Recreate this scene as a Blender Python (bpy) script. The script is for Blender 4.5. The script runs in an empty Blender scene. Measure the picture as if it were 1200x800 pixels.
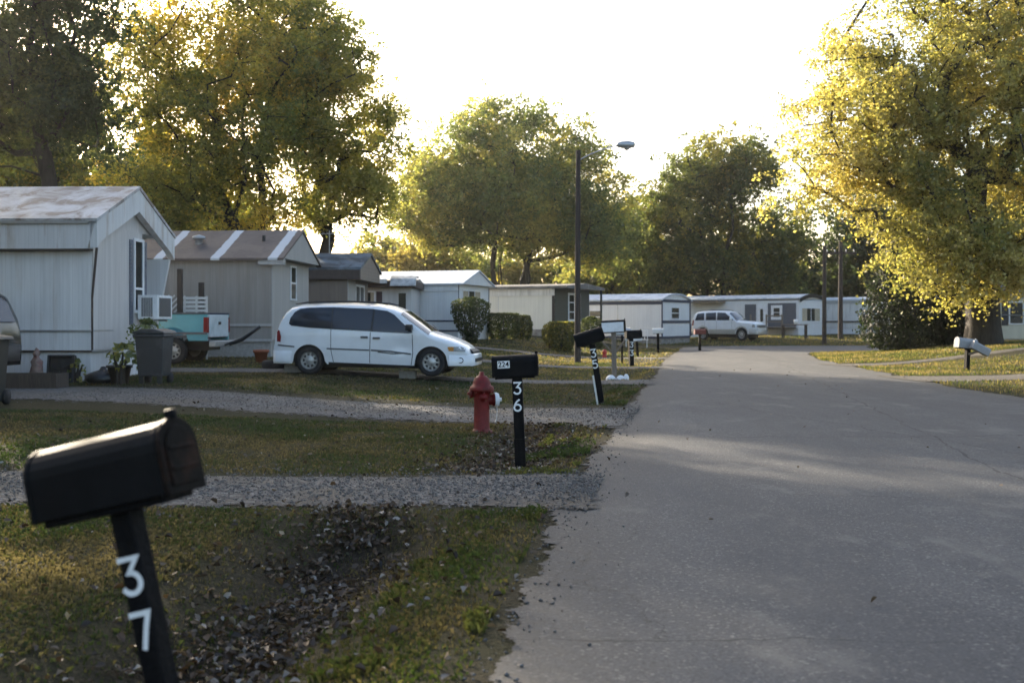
import bpy, bmesh, math, random
import numpy as np
from mathutils import Vector, Matrix, noise as mnoise
R = math.radians
random.seed(7)
RNG = np.random.default_rng(11)
scene = bpy.context.scene
COL = scene.collection
F, CX, HY, EYE = 1250.0, 600.0, 376.0, 1.5      # focal length, centre and horizon of the view; eye height

# ------------------------------------------------------------------ terrain
EL = [(-12, -2.0), (0, -.72), (4.4, -.19), (8.4, .30), (16.4, 1.58), (30, 4.0), (42.6, 6.1), (50, 7.6), (58, 9.3), (70, 11.9), (90, 17), (700, 160)]
ER = [(-12, 10.0), (10, 10.2), (21, 10.1), (23.7, 9.97), (30.7, 10.8), (41.7, 12), (49, 13.6), (53, 16.5), (700, 250)]
def interp(t, x):
    return np.interp(x, [p[0] for p in t], [p[1] for p in t])
def sst(a, b, x):
    t = np.clip((np.asarray(x, float) - a) / (b - a), 0, 1)
    return t * t * (3 - 2 * t)
DRIVES = [(9.4, 1.05), (17.0, 1.9), (26.1, 1.0), (34.2, .9), (42.8, .9)]   # centre y at the road, half width
def drive_c(c, d):                                   # centre line moves back with distance from the road
    return c + (.16 if 14 < c < 20 else .02) * np.clip(d, 0, 14)
TL = [(-10, .1), (10, .14), (20, .26), (26, .26), (34, .46), (50, .52), (62, .72), (75, .85), (120, 1.2), (700, 3)]
def height(x, y):
    x = np.asarray(x, float); y = np.asarray(y, float)
    d = interp(EL, y) - x
    e = x - interp(ER, y)
    left = interp(TL, y) * sst(2.2, 9.5, d)
    keep = np.ones_like(d)
    for c, w in DRIVES:
        keep = keep * sst(w, w + 1.1, np.abs(y - drive_c(c, d)))
    fade = 1 - sst(24, 46, y)
    ditch = -.36 * np.exp(-((d - (1.35 - .42 * sst(9, 11, y))) / (.62 - .14 * sst(9, 11, y))) ** 2) * keep * (.35 + .65 * fade) * (1 - .55 * sst(9, 11, y)) * (1 - sst(46, 56, y))
    right = .62 * sst(.4, 9, e) * sst(20, 42, y) * (1 - sst(46.5, 52, y))
    far = .35 * sst(68, 82, y) * sst(-4, 2, -d) + .0
    return left + ditch + right + far
def hgt(x, y): return float(height(x, y))
def GP(px, Y, dz=0.0):
    x = (px - CX) / F * Y
    return Vector((x, Y, hgt(x, Y) + dz))
def P(px, py, Y): return Vector(((px - CX) / F * Y, Y, EYE - (py - HY) / F * Y))

# ------------------------------------------------------------------ materials
def ramp(nt, stops, fac):
    n = nt.nodes.new('ShaderNodeValToRGB'); e = n.color_ramp.elements
    while len(e) < len(stops): e.new(.5)
    for i, (p, c) in enumerate(stops):
        e[i].position = p; e[i].color = (*c, 1) if len(c) == 3 else c
    nt.links.new(fac, n.inputs[0]); return n.outputs[0]
def tex(nt, coord, scale, detail=4, rough=.55, stretch=None, dist=0):
    src = coord
    if stretch:
        m = nt.nodes.new('ShaderNodeMapping'); m.inputs['Scale'].default_value = stretch
        nt.links.new(coord, m.inputs[0]); src = m.outputs[0]
    n = nt.nodes.new('ShaderNodeTexNoise'); n.inputs['Scale'].default_value = scale
    n.inputs['Detail'].default_value = detail; n.inputs['Roughness'].default_value = rough
    n.inputs['Distortion'].default_value = dist
    nt.links.new(src, n.inputs['Vector']); return n.outputs['Fac']
def mixc(nt, fac, a, b, mode='MIX'):
    n = nt.nodes.new('ShaderNodeMix'); n.data_type = 'RGBA'; n.blend_type = mode
    for sock, v in ((n.inputs[0], fac), (n.inputs[6], a), (n.inputs[7], b)):
        if hasattr(v, 'is_linked'): nt.links.new(v, sock)
        elif isinstance(v, (int, float)): sock.default_value = v
        else: sock.default_value = (*v, 1)
    return n.outputs[2]
def mth(nt, op, a, b=None, c=None):
    n = nt.nodes.new('ShaderNodeMath'); n.operation = op
    for i, v in enumerate((a, b, c)):
        if v is None: continue
        if hasattr(v, 'is_linked'): nt.links.new(v, n.inputs[i])
        else: n.inputs[i].default_value = v
    return n.outputs[0]
def newmat(name):
    m = bpy.data.materials.new(name); m.use_nodes = True
    nt = m.node_tree; b = nt.nodes['Principled BSDF']
    tc = nt.nodes.new('ShaderNodeTexCoord')
    return m, nt, b, tc.outputs['Object']
def bump(nt, b, hsock, strength, dist=.02):
    n = nt.nodes.new('ShaderNodeBump'); n.inputs['Strength'].default_value = strength; n.inputs['Distance'].default_value = dist
    nt.links.new(hsock, n.inputs['Height']); nt.links.new(n.outputs[0], b.inputs['Normal'])
def pm(name, col, rough=.7, var=.25, scale=6, metal=0, bmp=.15, bscale=60, dirt=None, dirt_amt=.35, stretch=None, spec=None, coat=0):
    m, nt, b, co = newmat(name)
    n = tex(nt, co, scale, 5, .6, stretch)
    lo = tuple(c * (1 - var) for c in col); hi = tuple(min(.9, c * (1 + var * .7)) for c in col)
    c = ramp(nt, [(.3, lo), (.7, hi)], n)
    if dirt:
        d = tex(nt, co, scale * .6, 6, .65, stretch)
        f = mth(nt, 'MULTIPLY', ramp(nt, [(.5, (0, 0, 0)), (.68, (1, 1, 1))], d), dirt_amt)
        c = mixc(nt, f, c, dirt)
    nt.links.new(c, b.inputs['Base Color'])
    b.inputs['Roughness'].default_value = rough; b.inputs['Metallic'].default_value = metal
    if spec is not None: b.inputs['Specular IOR Level'].default_value = spec
    if coat: b.inputs['Coat Weight'].default_value = coat; b.inputs['Coat Roughness'].default_value = .08
    if bmp: bump(nt, b, tex(nt, co, bscale, 3), bmp)
    return m
def siding(name, col, pitch=.2, rust=.3, rustcol=(.2, .11, .06), axis='XY', depth=.5, var=.12, rough=.5):
    """ribbed metal or panel siding: vertical ribs, streaks running down, stains"""
    m, nt, b, co = newmat(name)
    sx = nt.nodes.new('ShaderNodeSeparateXYZ'); nt.links.new(co, sx.inputs[0])
    if axis == 'Z': u = sx.outputs[2]
    else: u = mth(nt, 'ADD', sx.outputs[0], sx.outputs[1])
    t = mth(nt, 'FRACT', mth(nt, 'DIVIDE', u, pitch))
    rib = ramp(nt, [(0, (0, 0, 0)), (.06, (1, 1, 1)), (.55, (.9, .9, .9)), (.62, (.35, .35, .35)), (.7, (.9, .9, .9)), (.94, (1, 1, 1)), (1, (0, 0, 0))], t)
    streak = tex(nt, co, 3.0, 5, .65, (2.2, 2.2, .12))
    blot = tex(nt, co, .9, 5, .6)
    c = ramp(nt, [(.3, tuple(x * (1 - var) for x in col)), (.7, tuple(min(.88, x * (1 + var)) for x in col))], streak)
    c = mixc(nt, mth(nt, 'MULTIPLY', ramp(nt, [(.52, (0, 0, 0)), (.7, (1, 1, 1))], blot), .3), c, tuple(x * .72 for x in col))
    rs = mth(nt, 'MULTIPLY', ramp(nt, [(.53, (0, 0, 0)), (.68, (1, 1, 1))], tex(nt, co, 2.2, 6, .7, (1.6, 1.6, .22))), rust)
    c = mixc(nt, rs, c, rustcol)
    c = mixc(nt, mth(nt, 'MULTIPLY', mth(nt, 'SUBTRACT', 1.0, rib), .25), c, tuple(x * .55 for x in col))
    nt.links.new(c, b.inputs['Base Color']); b.inputs['Roughness'].default_value = rough
    bump(nt, b, rib, depth, .012)
    return m
def patchroof(name, a, bcol, band=None, pitch=3.2):
    m, nt, b, co = newmat(name)
    n = tex(nt, co, 1.4, 6, .68, dist=.6)
    c = ramp(nt, [(.40, a), (.52, tuple((x + y) / 2 for x, y in zip(a, bcol))), (.58, bcol)], n)
    if band:
        sx = nt.nodes.new('ShaderNodeSeparateXYZ'); nt.links.new(co, sx.inputs[0])
        u = mth(nt, 'ADD', sx.outputs[0], mth(nt, 'MULTIPLY', tex(nt, co, 2.0, 2), .12))
        t = mth(nt, 'FRACT', mth(nt, 'DIVIDE', u, pitch))
        s = ramp(nt, [(0, (0, 0, 0)), (.02, (1, 1, 1)), (.16, (1, 1, 1)), (.18, (0, 0, 0))], t)
        c = mixc(nt, s, c, band)
    nt.links.new(c, b.inputs['Base Color']); b.inputs['Roughness'].default_value = .6
    bump(nt, b, tex(nt, co, 8, 5), .35, .03)
    return m
def glass(name, col=(.015, .02, .025), rough=.06):
    m, nt, b, co = newmat(name)
    b.inputs['Base Color'].default_value = (*col, 1); b.inputs['Roughness'].default_value = rough
    bump(nt, b, tex(nt, co, 1.7, 2), .03)
    return m
def leafmat(name, tint=(1, 1, 1), trans=.5):
    m = bpy.data.materials.new(name); m.use_nodes = True; nt = m.node_tree
    for n in list(nt.nodes):
        if n.type != 'OUTPUT_MATERIAL': nt.nodes.remove(n)
    out = [n for n in nt.nodes][0]
    at = nt.nodes.new('ShaderNodeAttribute'); at.attribute_name = 'tint'
    c = mixc(nt, 1.0, at.outputs['Color'], tint, 'MULTIPLY')
    tcol = mixc(nt, 1.0, c, (2.0, 1.95, 1.15), 'MULTIPLY')
    d = nt.nodes.new('ShaderNodeBsdfDiffuse'); nt.links.new(c, d.inputs[0])
    t = nt.nodes.new('ShaderNodeBsdfTranslucent'); nt.links.new(tcol, t.inputs[0])
    mx = nt.nodes.new('ShaderNodeMixShader'); mx.inputs[0].default_value = trans
    nt.links.new(d.outputs[0], mx.inputs[1]); nt.links.new(t.outputs[0], mx.inputs[2])
    g = nt.nodes.new('ShaderNodeBsdfGlossy'); g.inputs['Roughness'].default_value = .45; g.inputs[0].default_value = (.8, .8, .8, 1)
    m2 = nt.nodes.new('ShaderNodeMixShader'); m2.inputs[0].default_value = .03
    nt.links.new(mx.outputs[0], m2.inputs[1]); nt.links.new(g.outputs[0], m2.inputs[2])
    nt.links.new(m2.outputs[0], out.inputs[0])
    return m
M = {}
M['leaf'] = leafmat('leaf_foliage')
M['grass'] = leafmat('grass_blades', trans=.5)
M['litter'] = leafmat('dry_leaves', trans=.12)
M['bark'] = pm('bark', (.034, .029, .024), .95, .4, 5, bmp=.8, bscale=14, stretch=(3, 3, .6))
M['blackpaint'] = pm('black_enamel', (.0035, .004, .005), .58, .3, 9, bmp=.05, bscale=40, dirt=(.010, .010, .011), dirt_amt=.4, spec=.10)
M['blackwood'] = pm('black_painted_wood', (.005, .005, .006), .6, .35, 12, bmp=.35, bscale=50, stretch=(3, 3, .5), dirt=(.018, .016, .014), dirt_amt=.5, spec=.08)
M['whitenum'] = pm('white_number_paint', (.78, .79, .78), .6, .08, 30, bmp=.05)
M['rustdoor'] = pm('rusty_black_enamel', (.006, .0045, .004), .6, .5, 14, dirt=(.035, .015, .009), dirt_amt=.8, spec=.08)
M['weathered'] = pm('weathered_wood', (.2, .16, .125), .9, .3, 8, bmp=.5, bscale=40, stretch=(4, 4, .5))
M['darkwood'] = pm('dark_wood', (.06, .045, .035), .9, .35, 8, bmp=.5, bscale=40, stretch=(4, 4, .5))
M['polewood'] = pm('creosote_pole_wood', (.055, .042, .035), .95, .35, 3, bmp=.5, bscale=20, stretch=(4, 4, .3))
M['whitemetal'] = pm('white_painted_metal', (.74, .75, .76), .45, .08, 8, bmp=.05, dirt=(.35, .3, .25), dirt_amt=.3)
M['dullwhite'] = pm('dull_grey_white_metal', (.27, .275, .28), .6, .15, 8, bmp=.05, dirt=(.2, .17, .14), dirt_amt=.5)
M['greymetal'] = pm('galvanised_metal', (.42, .43, .44), .45, .15, 12, metal=.7, bmp=.05)
M['carwhite'] = pm('white_car_paint', (.72, .74, .76), .28, .03, 3, bmp=0, dirt=(.5, .48, .44), dirt_amt=.25, coat=.6)
M['carsilver'] = pm('gold_silver_car_paint', (.42, .40, .36), .35, .05, 3, bmp=0, coat=.5)
M['cardark'] = pm('dark_car_paint', (.012, .013, .016), .25, .1, 3, bmp=0, coat=.6)
M['carblue'] = pm('blue_car_paint', (.10, .14, .2), .3, .1, 3, bmp=0, coat=.6)
M['carteal'] = pm('turquoise_car_paint', (.10, .36, .41), .35, .12, 3, bmp=0, dirt=(.2, .3, .3), dirt_amt=.5, coat=.3)
M['carpale'] = pm('faded_pale_car_paint', (.50, .56, .58), .4, .15, 5, bmp=.1, bscale=6, dirt=(.2, .3, .33), dirt_amt=.5)
M['trimgrey'] = pm('grey_plastic_trim', (.10, .105, .11), .6, .1, 8, bmp=0)
M['trimblack'] = pm('black_plastic_trim', (.012, .012, .013), .55, .1, 8, bmp=0)
M['tyre'] = pm('tyre_rubber', (.014, .014, .015), .85, .3, 12, bmp=.3, bscale=60, dirt=(.05, .045, .04), dirt_amt=.5)
M['rim'] = pm('wheel_alloy', (.42, .42, .41), .4, .15, 12, metal=.6, bmp=0, dirt=(.15, .13, .11), dirt_amt=.5)
M['carglass'] = glass('car_window_glass', (.010, .016, .030), .05)
M['winglass'] = glass('house_window_glass', (.03, .035, .035), .08)
M['taillight'] = pm('red_tail_light_lens', (.22, .012, .012), .2, .1, 20, bmp=0)
M['amber'] = pm('amber_lens', (.5, .22, .05), .2, .1, 20, bmp=0)
M['lamp'] = pm('clear_lamp_lens', (.26, .27, .27), .15, .1, 20, bmp=.1, bscale=80)
M['hydrant'] = pm('red_hydrant_paint', (.15, .010, .009), .5, .35, 9, bmp=.3, bscale=40, dirt=(.05, .014, .010), dirt_amt=.7, spec=.3)
M['hydrantcap'] = pm('white_hydrant_paint', (.66, .67, .68), .5, .15, 14, bmp=.2)
M['bin'] = pm('grey_bin_plastic', (.026, .030, .034), .5, .12, 5, bmp=.1, dirt=(.16, .16, .16), dirt_amt=.35)
M['darkbin'] = pm('dark_bin_plastic', (.015, .018, .017), .55, .15, 5, bmp=.1)
M['terracotta'] = pm('terracotta', (.28, .09, .045), .8, .15, 10, bmp=.2)
M['concrete'] = pm('concrete_block', (.32, .31, .29), .95, .2, 12, bmp=.5, bscale=50)
M['stone'] = pm('stone_skirting', (.24, .23, .215), .95, .45, 4, bmp=.9, bscale=9)
M['bag'] = pm('black_bag_plastic', (.008, .009, .010), .35, .3, 8, bmp=.7, bscale=16)
M['clay'] = pm('painted_plaster', (.24, .17, .145), .8, .5, 11, bmp=.5, dirt=(.22, .04, .035), dirt_amt=.9)
M['redthing'] = pm('red_plastic', (.45, .04, .025), .5, .15, 10, bmp=0)
M['rail'] = pm('white_lattice_paint', (.62, .62, .6), .6, .1, 8, bmp=.1)
M['slategrey'] = pm('slate_grey_siding_paint', (.085, .095, .115), .6, .12, 6, bmp=.2)
M['shutter'] = pm('blue_grey_shutter', (.12, .135, .17), .6, .15, 6, bmp=.2)
M['shutterbrown'] = pm('brown_shutter', (.06, .04, .045), .6, .15, 6, bmp=.2)
M['navy'] = pm('navy_trim', (.022, .032, .065), .5, .15, 6, bmp=.1)
M['chain'] = pm('fence_wire', (.16, .165, .16), .5, .2, 8, metal=.6, bmp=0)
M['curtain'] = pm('beige_curtain', (.42, .36, .26), .9, .25, 5, bmp=.2)
M['pink'] = siding('pinkish_white_siding', (.55, .525, .51), .3, .05, axis='XY', depth=.15)
M['t1'] = siding('white_ribbed_siding', (.68, .68, .68), .2, .22, (.30, .19, .11), depth=.3, var=.1)
M['t1band'] = siding('white_band_siding', (.62, .62, .62), .2, .5, (.30, .19, .10), depth=.2, var=.1)
M['t2'] = siding('grey_brown_ribbed_siding', (.255, .235, .215), .2, .15, depth=.7, var=.16)
M['t2end'] = siding('grey_end_siding', (.38, .365, .35), .4, .06, depth=.1)
M['t3'] = siding('brown_panel_siding', (.175, .135, .105), .35, .1, depth=.4)
M['t3gable'] = siding('brown_lap_siding', (.22, .17, .13), .13, .05, axis='Z', depth=1.0)
M['t4'] = siding('pale_grey_siding', (.53, .53, .53), .4, .08, depth=.15)
M['t5'] = siding('clean_white_siding', (.70, .71, .72), .3, .04, depth=.1, var=.05)
M['cream'] = siding('cream_white_siding', (.68, .66, .59), .3, .05, depth=.12, var=.06)
M['t7'] = siding('white_blue_tint_siding', (.70, .70, .70), .3, .05, depth=.1, var=.05)
M['t9'] = siding('stained_white_siding', (.64, .63, .61), .5, .5, (.24, .23, .22), depth=.2, var=.16)
M['green'] = siding('dark_green_siding', (.03, .04, .034), .3, .05, depth=.3)
M['yellowhouse'] = siding('pale_yellow_lap_siding', (.55, .52, .40), .15, .02, axis='Z', depth=.6)
M['roof1'] = patchroof('peeling_white_roof', (.50, .505, .52), (.20, .165, .14))
M['roof2'] = patchroof('brown_roof_with_white_seams', (.125, .095, .082), (.085, .066, .06), band=(.55, .56, .57), pitch=1.75)
M['roof3'] = patchroof('dark_blue_grey_roof', (.15, .18, .21), (.05, .06, .07))
M['roof5'] = patchroof('pale_metal_roof', (.52, .58, .66), (.48, .54, .62))
M['roof6'] = patchroof('dark_flat_roof', (.10, .095, .09), (.2, .19, .18))
M['roof7'] = patchroof('white_coated_roof', (.6, .62, .65), (.42, .45, .5))
M['foil'] = patchroof('torn_metal_sheet', (.6, .6, .6), (.3, .3, .3))
M['fascia'] = pm('brown_fascia', (.075, .055, .045), .8, .2, 6, bmp=.2)

# asphalt
def asphalt():
    m, nt, b, co = newmat('asphalt')
    g = nt.nodes.new('ShaderNodeNewGeometry'); pos = g.outputs['Position']
    sx = nt.nodes.new('ShaderNodeSeparateXYZ'); nt.links.new(pos, sx.inputs[0]); X, Y = sx.outputs[0], sx.outputs[1]
    big = tex(nt, pos, .35, 4, .6); mid = tex(nt, pos, 3, 5, .6, (1, .35, 1)); fine = tex(nt, pos, 70, 3, .75)
    c = ramp(nt, [(.3, (.060, .063, .070)), (.7, (.096, .099, .104))], big)
    c = mixc(nt, .35, c, ramp(nt, [(.3, (.054, .057, .063)), (.7, (.130, .131, .132))], mid))
    v = nt.nodes.new('ShaderNodeTexVoronoi'); v.inputs['Scale'].default_value = 62; nt.links.new(pos, v.inputs['Vector'])
    sp = nt.nodes.new('ShaderNodeSeparateColor'); nt.links.new(v.outputs['Color'], sp.inputs[0])
    c = mixc(nt, ramp(nt, [(.86, (0, 0, 0)), (.97, (.7, .7, .7))], sp.outputs[0]), c, (.22, .215, .205))
    c = mixc(nt, ramp(nt, [(.03, (.75, .75, .75)), (.14, (0, 0, 0))], sp.outputs[1]), c, (.05, .05, .053))
    c = mixc(nt, ramp(nt, [(.36, (.75, .75, .75)), (.58, (0, 0, 0))], fine), c, (.028, .029, .031))
    lane = tex(nt, pos, .55, 5, .6, (1.6, .07, 1)); c = mixc(nt, ramp(nt, [(.42, (0, 0, 0)), (.62, (.5, .5, .5))], lane), c, (.052, .054, .058))
    blot = tex(nt, pos, 1.1, 6, .7, (1, .6, 1)); c = mixc(nt, ramp(nt, [(.56, (0, 0, 0)), (.66, (.55, .55, .55))], blot), c, (.135, .132, .126))
    oil = tex(nt, pos, .8, 4, .6); c = mixc(nt, ramp(nt, [(.66, (0, 0, 0)), (.72, (.6, .6, .6))], oil), c, (.035, .036, .038))
    # cracks: |a x + b y - c + wobble| < w, limited in x
    def crack(a, bb, cc, w, x0, x1, amp, sc):
        wob = mth(nt, 'MULTIPLY', mth(nt, 'SUBTRACT', tex(nt, pos, sc, 6, .65), .5), amp)
        e = mth(nt, 'ADD', mth(nt, 'ADD', mth(nt, 'MULTIPLY', X, a), mth(nt, 'MULTIPLY', Y, bb)), mth(nt, 'SUBTRACT', wob, cc))
        wid = mth(nt, 'MULTIPLY', ramp(nt, [(.35, (.25, .25, .25)), (.65, (1.3, 1.3, 1.3))], tex(nt, pos, 2.3, 3)), w)
        k = mth(nt, 'LESS_THAN', mth(nt, 'ABSOLUTE', e), wid)
        return mth(nt, 'MULTIPLY', k, mth(nt, 'MULTIPLY', mth(nt, 'GREATER_THAN', X, x0), mth(nt, 'LESS_THAN', X, x1)))
    tot = crack(.02, 1, 5.02, .009, -1, 3.2, .35, 1.2)
    for args in ((1, -.45, -2.55, .007, -.5, .9, .7, 1.7), (1, .2, 1.75, .008, .02, .75, 1.1, 1.3), (.55, 1, 6.2, .007, -.2, .45, .5, 2.1),
                 (.9, .25, 8.2, .012, 3.4, 8, .9, .5), (.05, 1, 9.3, .007, 2.2, 9, .8, .6), (-.05, 1, 13.6, .014, 2, 10, .9, .5), (1, -.17, 3.1, .014, 2, 12, .9, .35)):
        tot = mth(nt, 'MAXIMUM', tot, crack(*args))
    c = mixc(nt, mth(nt, 'MULTIPLY', tot, .85), c, (.025, .025, .026))
    # worn pale margins where soil washes over the edge, from a painted attribute
    at = nt.nodes.new('ShaderNodeAttribute'); at.attribute_name = 'edge'
    f = mth(nt, 'MULTIPLY', at.outputs['Fac'], ramp(nt, [(.35, (0, 0, 0)), (.6, (1, 1, 1))], tex(nt, pos, 4, 6, .7)))
    f2 = mth(nt, 'MULTIPLY', at.outputs['Fac'], ramp(nt, [(.3, (.25, .25, .25)), (.65, (1, 1, 1))], tex(nt, pos, 11, 7, .8)))
    c = mixc(nt, mth(nt, 'MAXIMUM', mth(nt, 'MULTIPLY', f, .5), mth(nt, 'MULTIPLY', f2, .8)), c, (.074, .064, .050))
    nt.links.new(c, b.inputs['Base Color']); b.inputs['Roughness'].default_value = .82; b.inputs['Specular IOR Level'].default_value = .3
    hb = mth(nt, 'SUBTRACT', mth(nt, 'ADD', fine, sp.outputs[2]), mth(nt, 'MULTIPLY', tot, 3))
    bump(nt, b, hb, .6, .010)
    # the rim of the asphalt is broken away in crumbs
    k = mth(nt, 'ADD', at.outputs['Fac'], mth(nt, 'MULTIPLY', mth(nt, 'SUBTRACT', tex(nt, pos, 3.2, 8, .72), .5), .55))
    k = mth(nt, 'LESS_THAN', k, .9); nt.links.new(k, b.inputs['Alpha'])
    return m
M['asphalt'] = asphalt()
def gravelmat(name, a, bcol, sc=28):
    m, nt, b, co = newmat(name)
    g = nt.nodes.new('ShaderNodeNewGeometry'); pos = g.outputs['Position']
    v = nt.nodes.new('ShaderNodeTexVoronoi'); v.inputs['Scale'].default_value = sc; nt.links.new(pos, v.inputs['Vector'])
    sp = nt.nodes.new('ShaderNodeSeparateColor'); nt.links.new(v.outputs['Color'], sp.inputs[0])
    c = ramp(nt, [(.1, tuple(x * .6 for x in a)), (.6, a), (.95, bcol)], sp.outputs[0])
    c = mixc(nt, ramp(nt, [(.42, (0, 0, 0)), (.66, (.8, .8, .8))], tex(nt, pos, .9, 6, .65)), c, (.075, .062, .046))
    nt.links.new(c, b.inputs['Base Color']); b.inputs['Roughness'].default_value = .9
    bump(nt, b, v.outputs['Distance'], .9, .02)
    at = nt.nodes.new('ShaderNodeAttribute'); at.attribute_name = 'edge'
    k = mth(nt, 'ADD', at.outputs['Fac'], mth(nt, 'MULTIPLY', mth(nt, 'SUBTRACT', tex(nt, pos, 7, 8, .8), .5), 1.5))
    nt.links.new(mth(nt, 'LESS_THAN', k, .78), b.inputs['Alpha'])
    return m
M['gravel'] = gravelmat('grey_gravel', (.072, .072, .073), (.14, .138, .136))
M['dirt'] = gravelmat('dirt_and_gravel', (.072, .064, .054), (.11, .10, .088))
def groundmat():
    m, nt, b, co = newmat('lawn_soil')
    g = nt.nodes.new('ShaderNodeNewGeometry'); pos = g.outputs['Position']
    n1 = tex(nt, pos, .45, 6, .65); n2 = tex(nt, pos, 3.5, 6, .7); n3 = tex(nt, pos, 45, 3, .7, (1, 1, 1))
    c = ramp(nt, [(.32, (.022, .032, .010)), (.48, (.040, .040, .016)), (.58, (.066, .054, .027)), (.72, (.088, .068, .038))], n1)
    c = mixc(nt, .5, c, ramp(nt, [(.3, (.018, .026, .009)), (.5, (.045, .042, .018)), (.7, (.082, .064, .036))], n2))
    c = mixc(nt, .5, c, ramp(nt, [(.3, (.012, .014, .007)), (.7, (.095, .085, .045))], n3))
    c = mixc(nt, ramp(nt, [(.4, (.7, .7, .7)), (.55, (0, 0, 0))], tex(nt, pos, 130, 3, .8)), c, (.012, .012, .008))
    at = nt.nodes.new('ShaderNodeAttribute'); at.attribute_name = 'litter'
    soil = ramp(nt, [(.36, (.010, .008, .006)), (.5, (.034, .027, .020)), (.66, (.085, .068, .052))], tex(nt, pos, 26, 7, .85))
    c = mixc(nt, at.outputs['Fac'], c, soil)
    nt.links.new(c, b.inputs['Base Color']); b.inputs['Roughness'].default_value = .95; b.inputs['Specular IOR Level'].default_value = .1
    bump(nt, b, mth(nt, 'ADD', n2, n3), .7, .05)
    return m
M['ground'] = groundmat()

# ------------------------------------------------------------------ building blocks
def tag(o, label=None, cat=None, group=None, kind=None):
    if label: o['label'] = label
    if cat: o['category'] = cat
    if group: o['group'] = group
    if kind: o['kind'] = kind
    return o
def empty(name, loc, rz=0.0, label=None, cat=None, group=None, rot=None):
    o = bpy.data.objects.new(name, None); COL.objects.link(o)
    o.location = loc; o.rotation_euler = rot if rot else (0, 0, rz)
    o.empty_display_size = .2
    return tag(o, label, cat, group)
def link(name, me, mat, parent=None):
    if mat is not None: me.materials.append(mat)
    o = bpy.data.objects.new(name, me); COL.objects.link(o)
    if parent: o.parent = parent
    return o
class MB:
    def __init__(s): s.v = []; s.f = []; s.sm = []
    def add(s, vs, fs, smooth=False):
        n = len(s.v); s.v += [tuple(p) for p in vs]; s.f += [tuple(i + n for i in f) for f in fs]; s.sm += [smooth] * len(fs); return s
    def box(s, x0, x1, y0, y1, z0, z1):
        if x0 > x1: x0, x1 = x1, x0
        if y0 > y1: y0, y1 = y1, y0
        if z0 > z1: z0, z1 = z1, z0
        return s.add([(x0, y0, z0), (x1, y0, z0), (x1, y1, z0), (x0, y1, z0), (x0, y0, z1), (x1, y0, z1), (x1, y1, z1), (x0, y1, z1)],
                     [(0, 3, 2, 1), (4, 5, 6, 7), (0, 1, 5, 4), (1, 2, 6, 5), (2, 3, 7, 6), (3, 0, 4, 7)])
    def prism(s, pts, x0, x1, axis='X'):
        """closed polygon pts extruded along an axis; pts are (y,z) for X, (x,z) for Y, (x,y) for Z"""
        n = len(pts)
        def mk(p, t): return {'X': (t, p[0], p[1]), 'Y': (p[0], t, p[1]), 'Z': (p[0], p[1], t)}[axis]
        vs = [mk(p, x0) for p in pts] + [mk(p, x1) for p in pts]
        fs = [tuple(range(n - 1, -1, -1)), tuple(range(n, 2 * n))] + [(i, (i + 1) % n, n + (i + 1) % n, n + i) for i in range(n)]
        return s.add(vs, fs)
    def tube(s, pts, rad, n=8, cap=True, smooth=True):
        pts = [Vector(p) for p in pts]
        if not hasattr(rad, '__len__'): rad = [rad] * len(pts)
        vs = []; fs = []; k = len(pts)
        for i, p in enumerate(pts):
            t = (pts[min(i + 1, k - 1)] - pts[max(i - 1, 0)]).normalized()
            a = t.orthogonal().normalized() if i == 0 else (a - t * a.dot(t)).normalized()
            b = t.cross(a)
            for j in range(n):
                q = 2 * math.pi * j / n
                vs.append(p + (a * math.cos(q) + b * math.sin(q)) * rad[i])
        for i in range(k - 1):
            for j in range(n):
                j2 = (j + 1) % n; fs.append((i * n + j, i * n + j2, (i + 1) * n + j2, (i + 1) * n + j))
        s.add(vs, fs, smooth)
        if cap:
            s.add(vs[:n], [tuple(range(n - 1, -1, -1))]); s.add(vs[-n:], [tuple(range(n))])
        return s
    def lathe(s, prof, axis='Z', n=24, c=(0, 0, 0), smooth=True):
        vs = []; fs = []; k = len(prof)
        for r, h in prof:
            for j in range(n):
                q = 2 * math.pi * j / n; a, b = r * math.cos(q), r * math.sin(q)
                p = {'Z': (a, b, h), 'Y': (a, h, b), 'X': (h, a, b)}[axis]
                vs.append((p[0] + c[0], p[1] + c[1], p[2] + c[2]))
        for i in range(k - 1):
            for j in range(n):
                j2 = (j + 1) % n; fs.append((i * n + j, i * n + j2, (i + 1) * n + j2, (i + 1) * n + j))
        return s.add(vs, fs, smooth)
    def build(s, name, mat, parent=None, bevel=0):
        me = bpy.data.meshes.new(name); me.from_pydata(s.v, [], s.f)
        bm = bmesh.new(); bm.from_mesh(me)
        for f, q in zip(bm.faces, s.sm): f.smooth = q
        bmesh.ops.recalc_face_normals(bm, faces=bm.faces)
        bm.to_mesh(me); bm.free()
        o = link(name, me, mat, parent)
        if bevel:
            m = o.modifiers.new('bevel', 'BEVEL'); m.width = bevel; m.segments = 2; m.limit_method = 'ANGLE'
        return o
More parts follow.
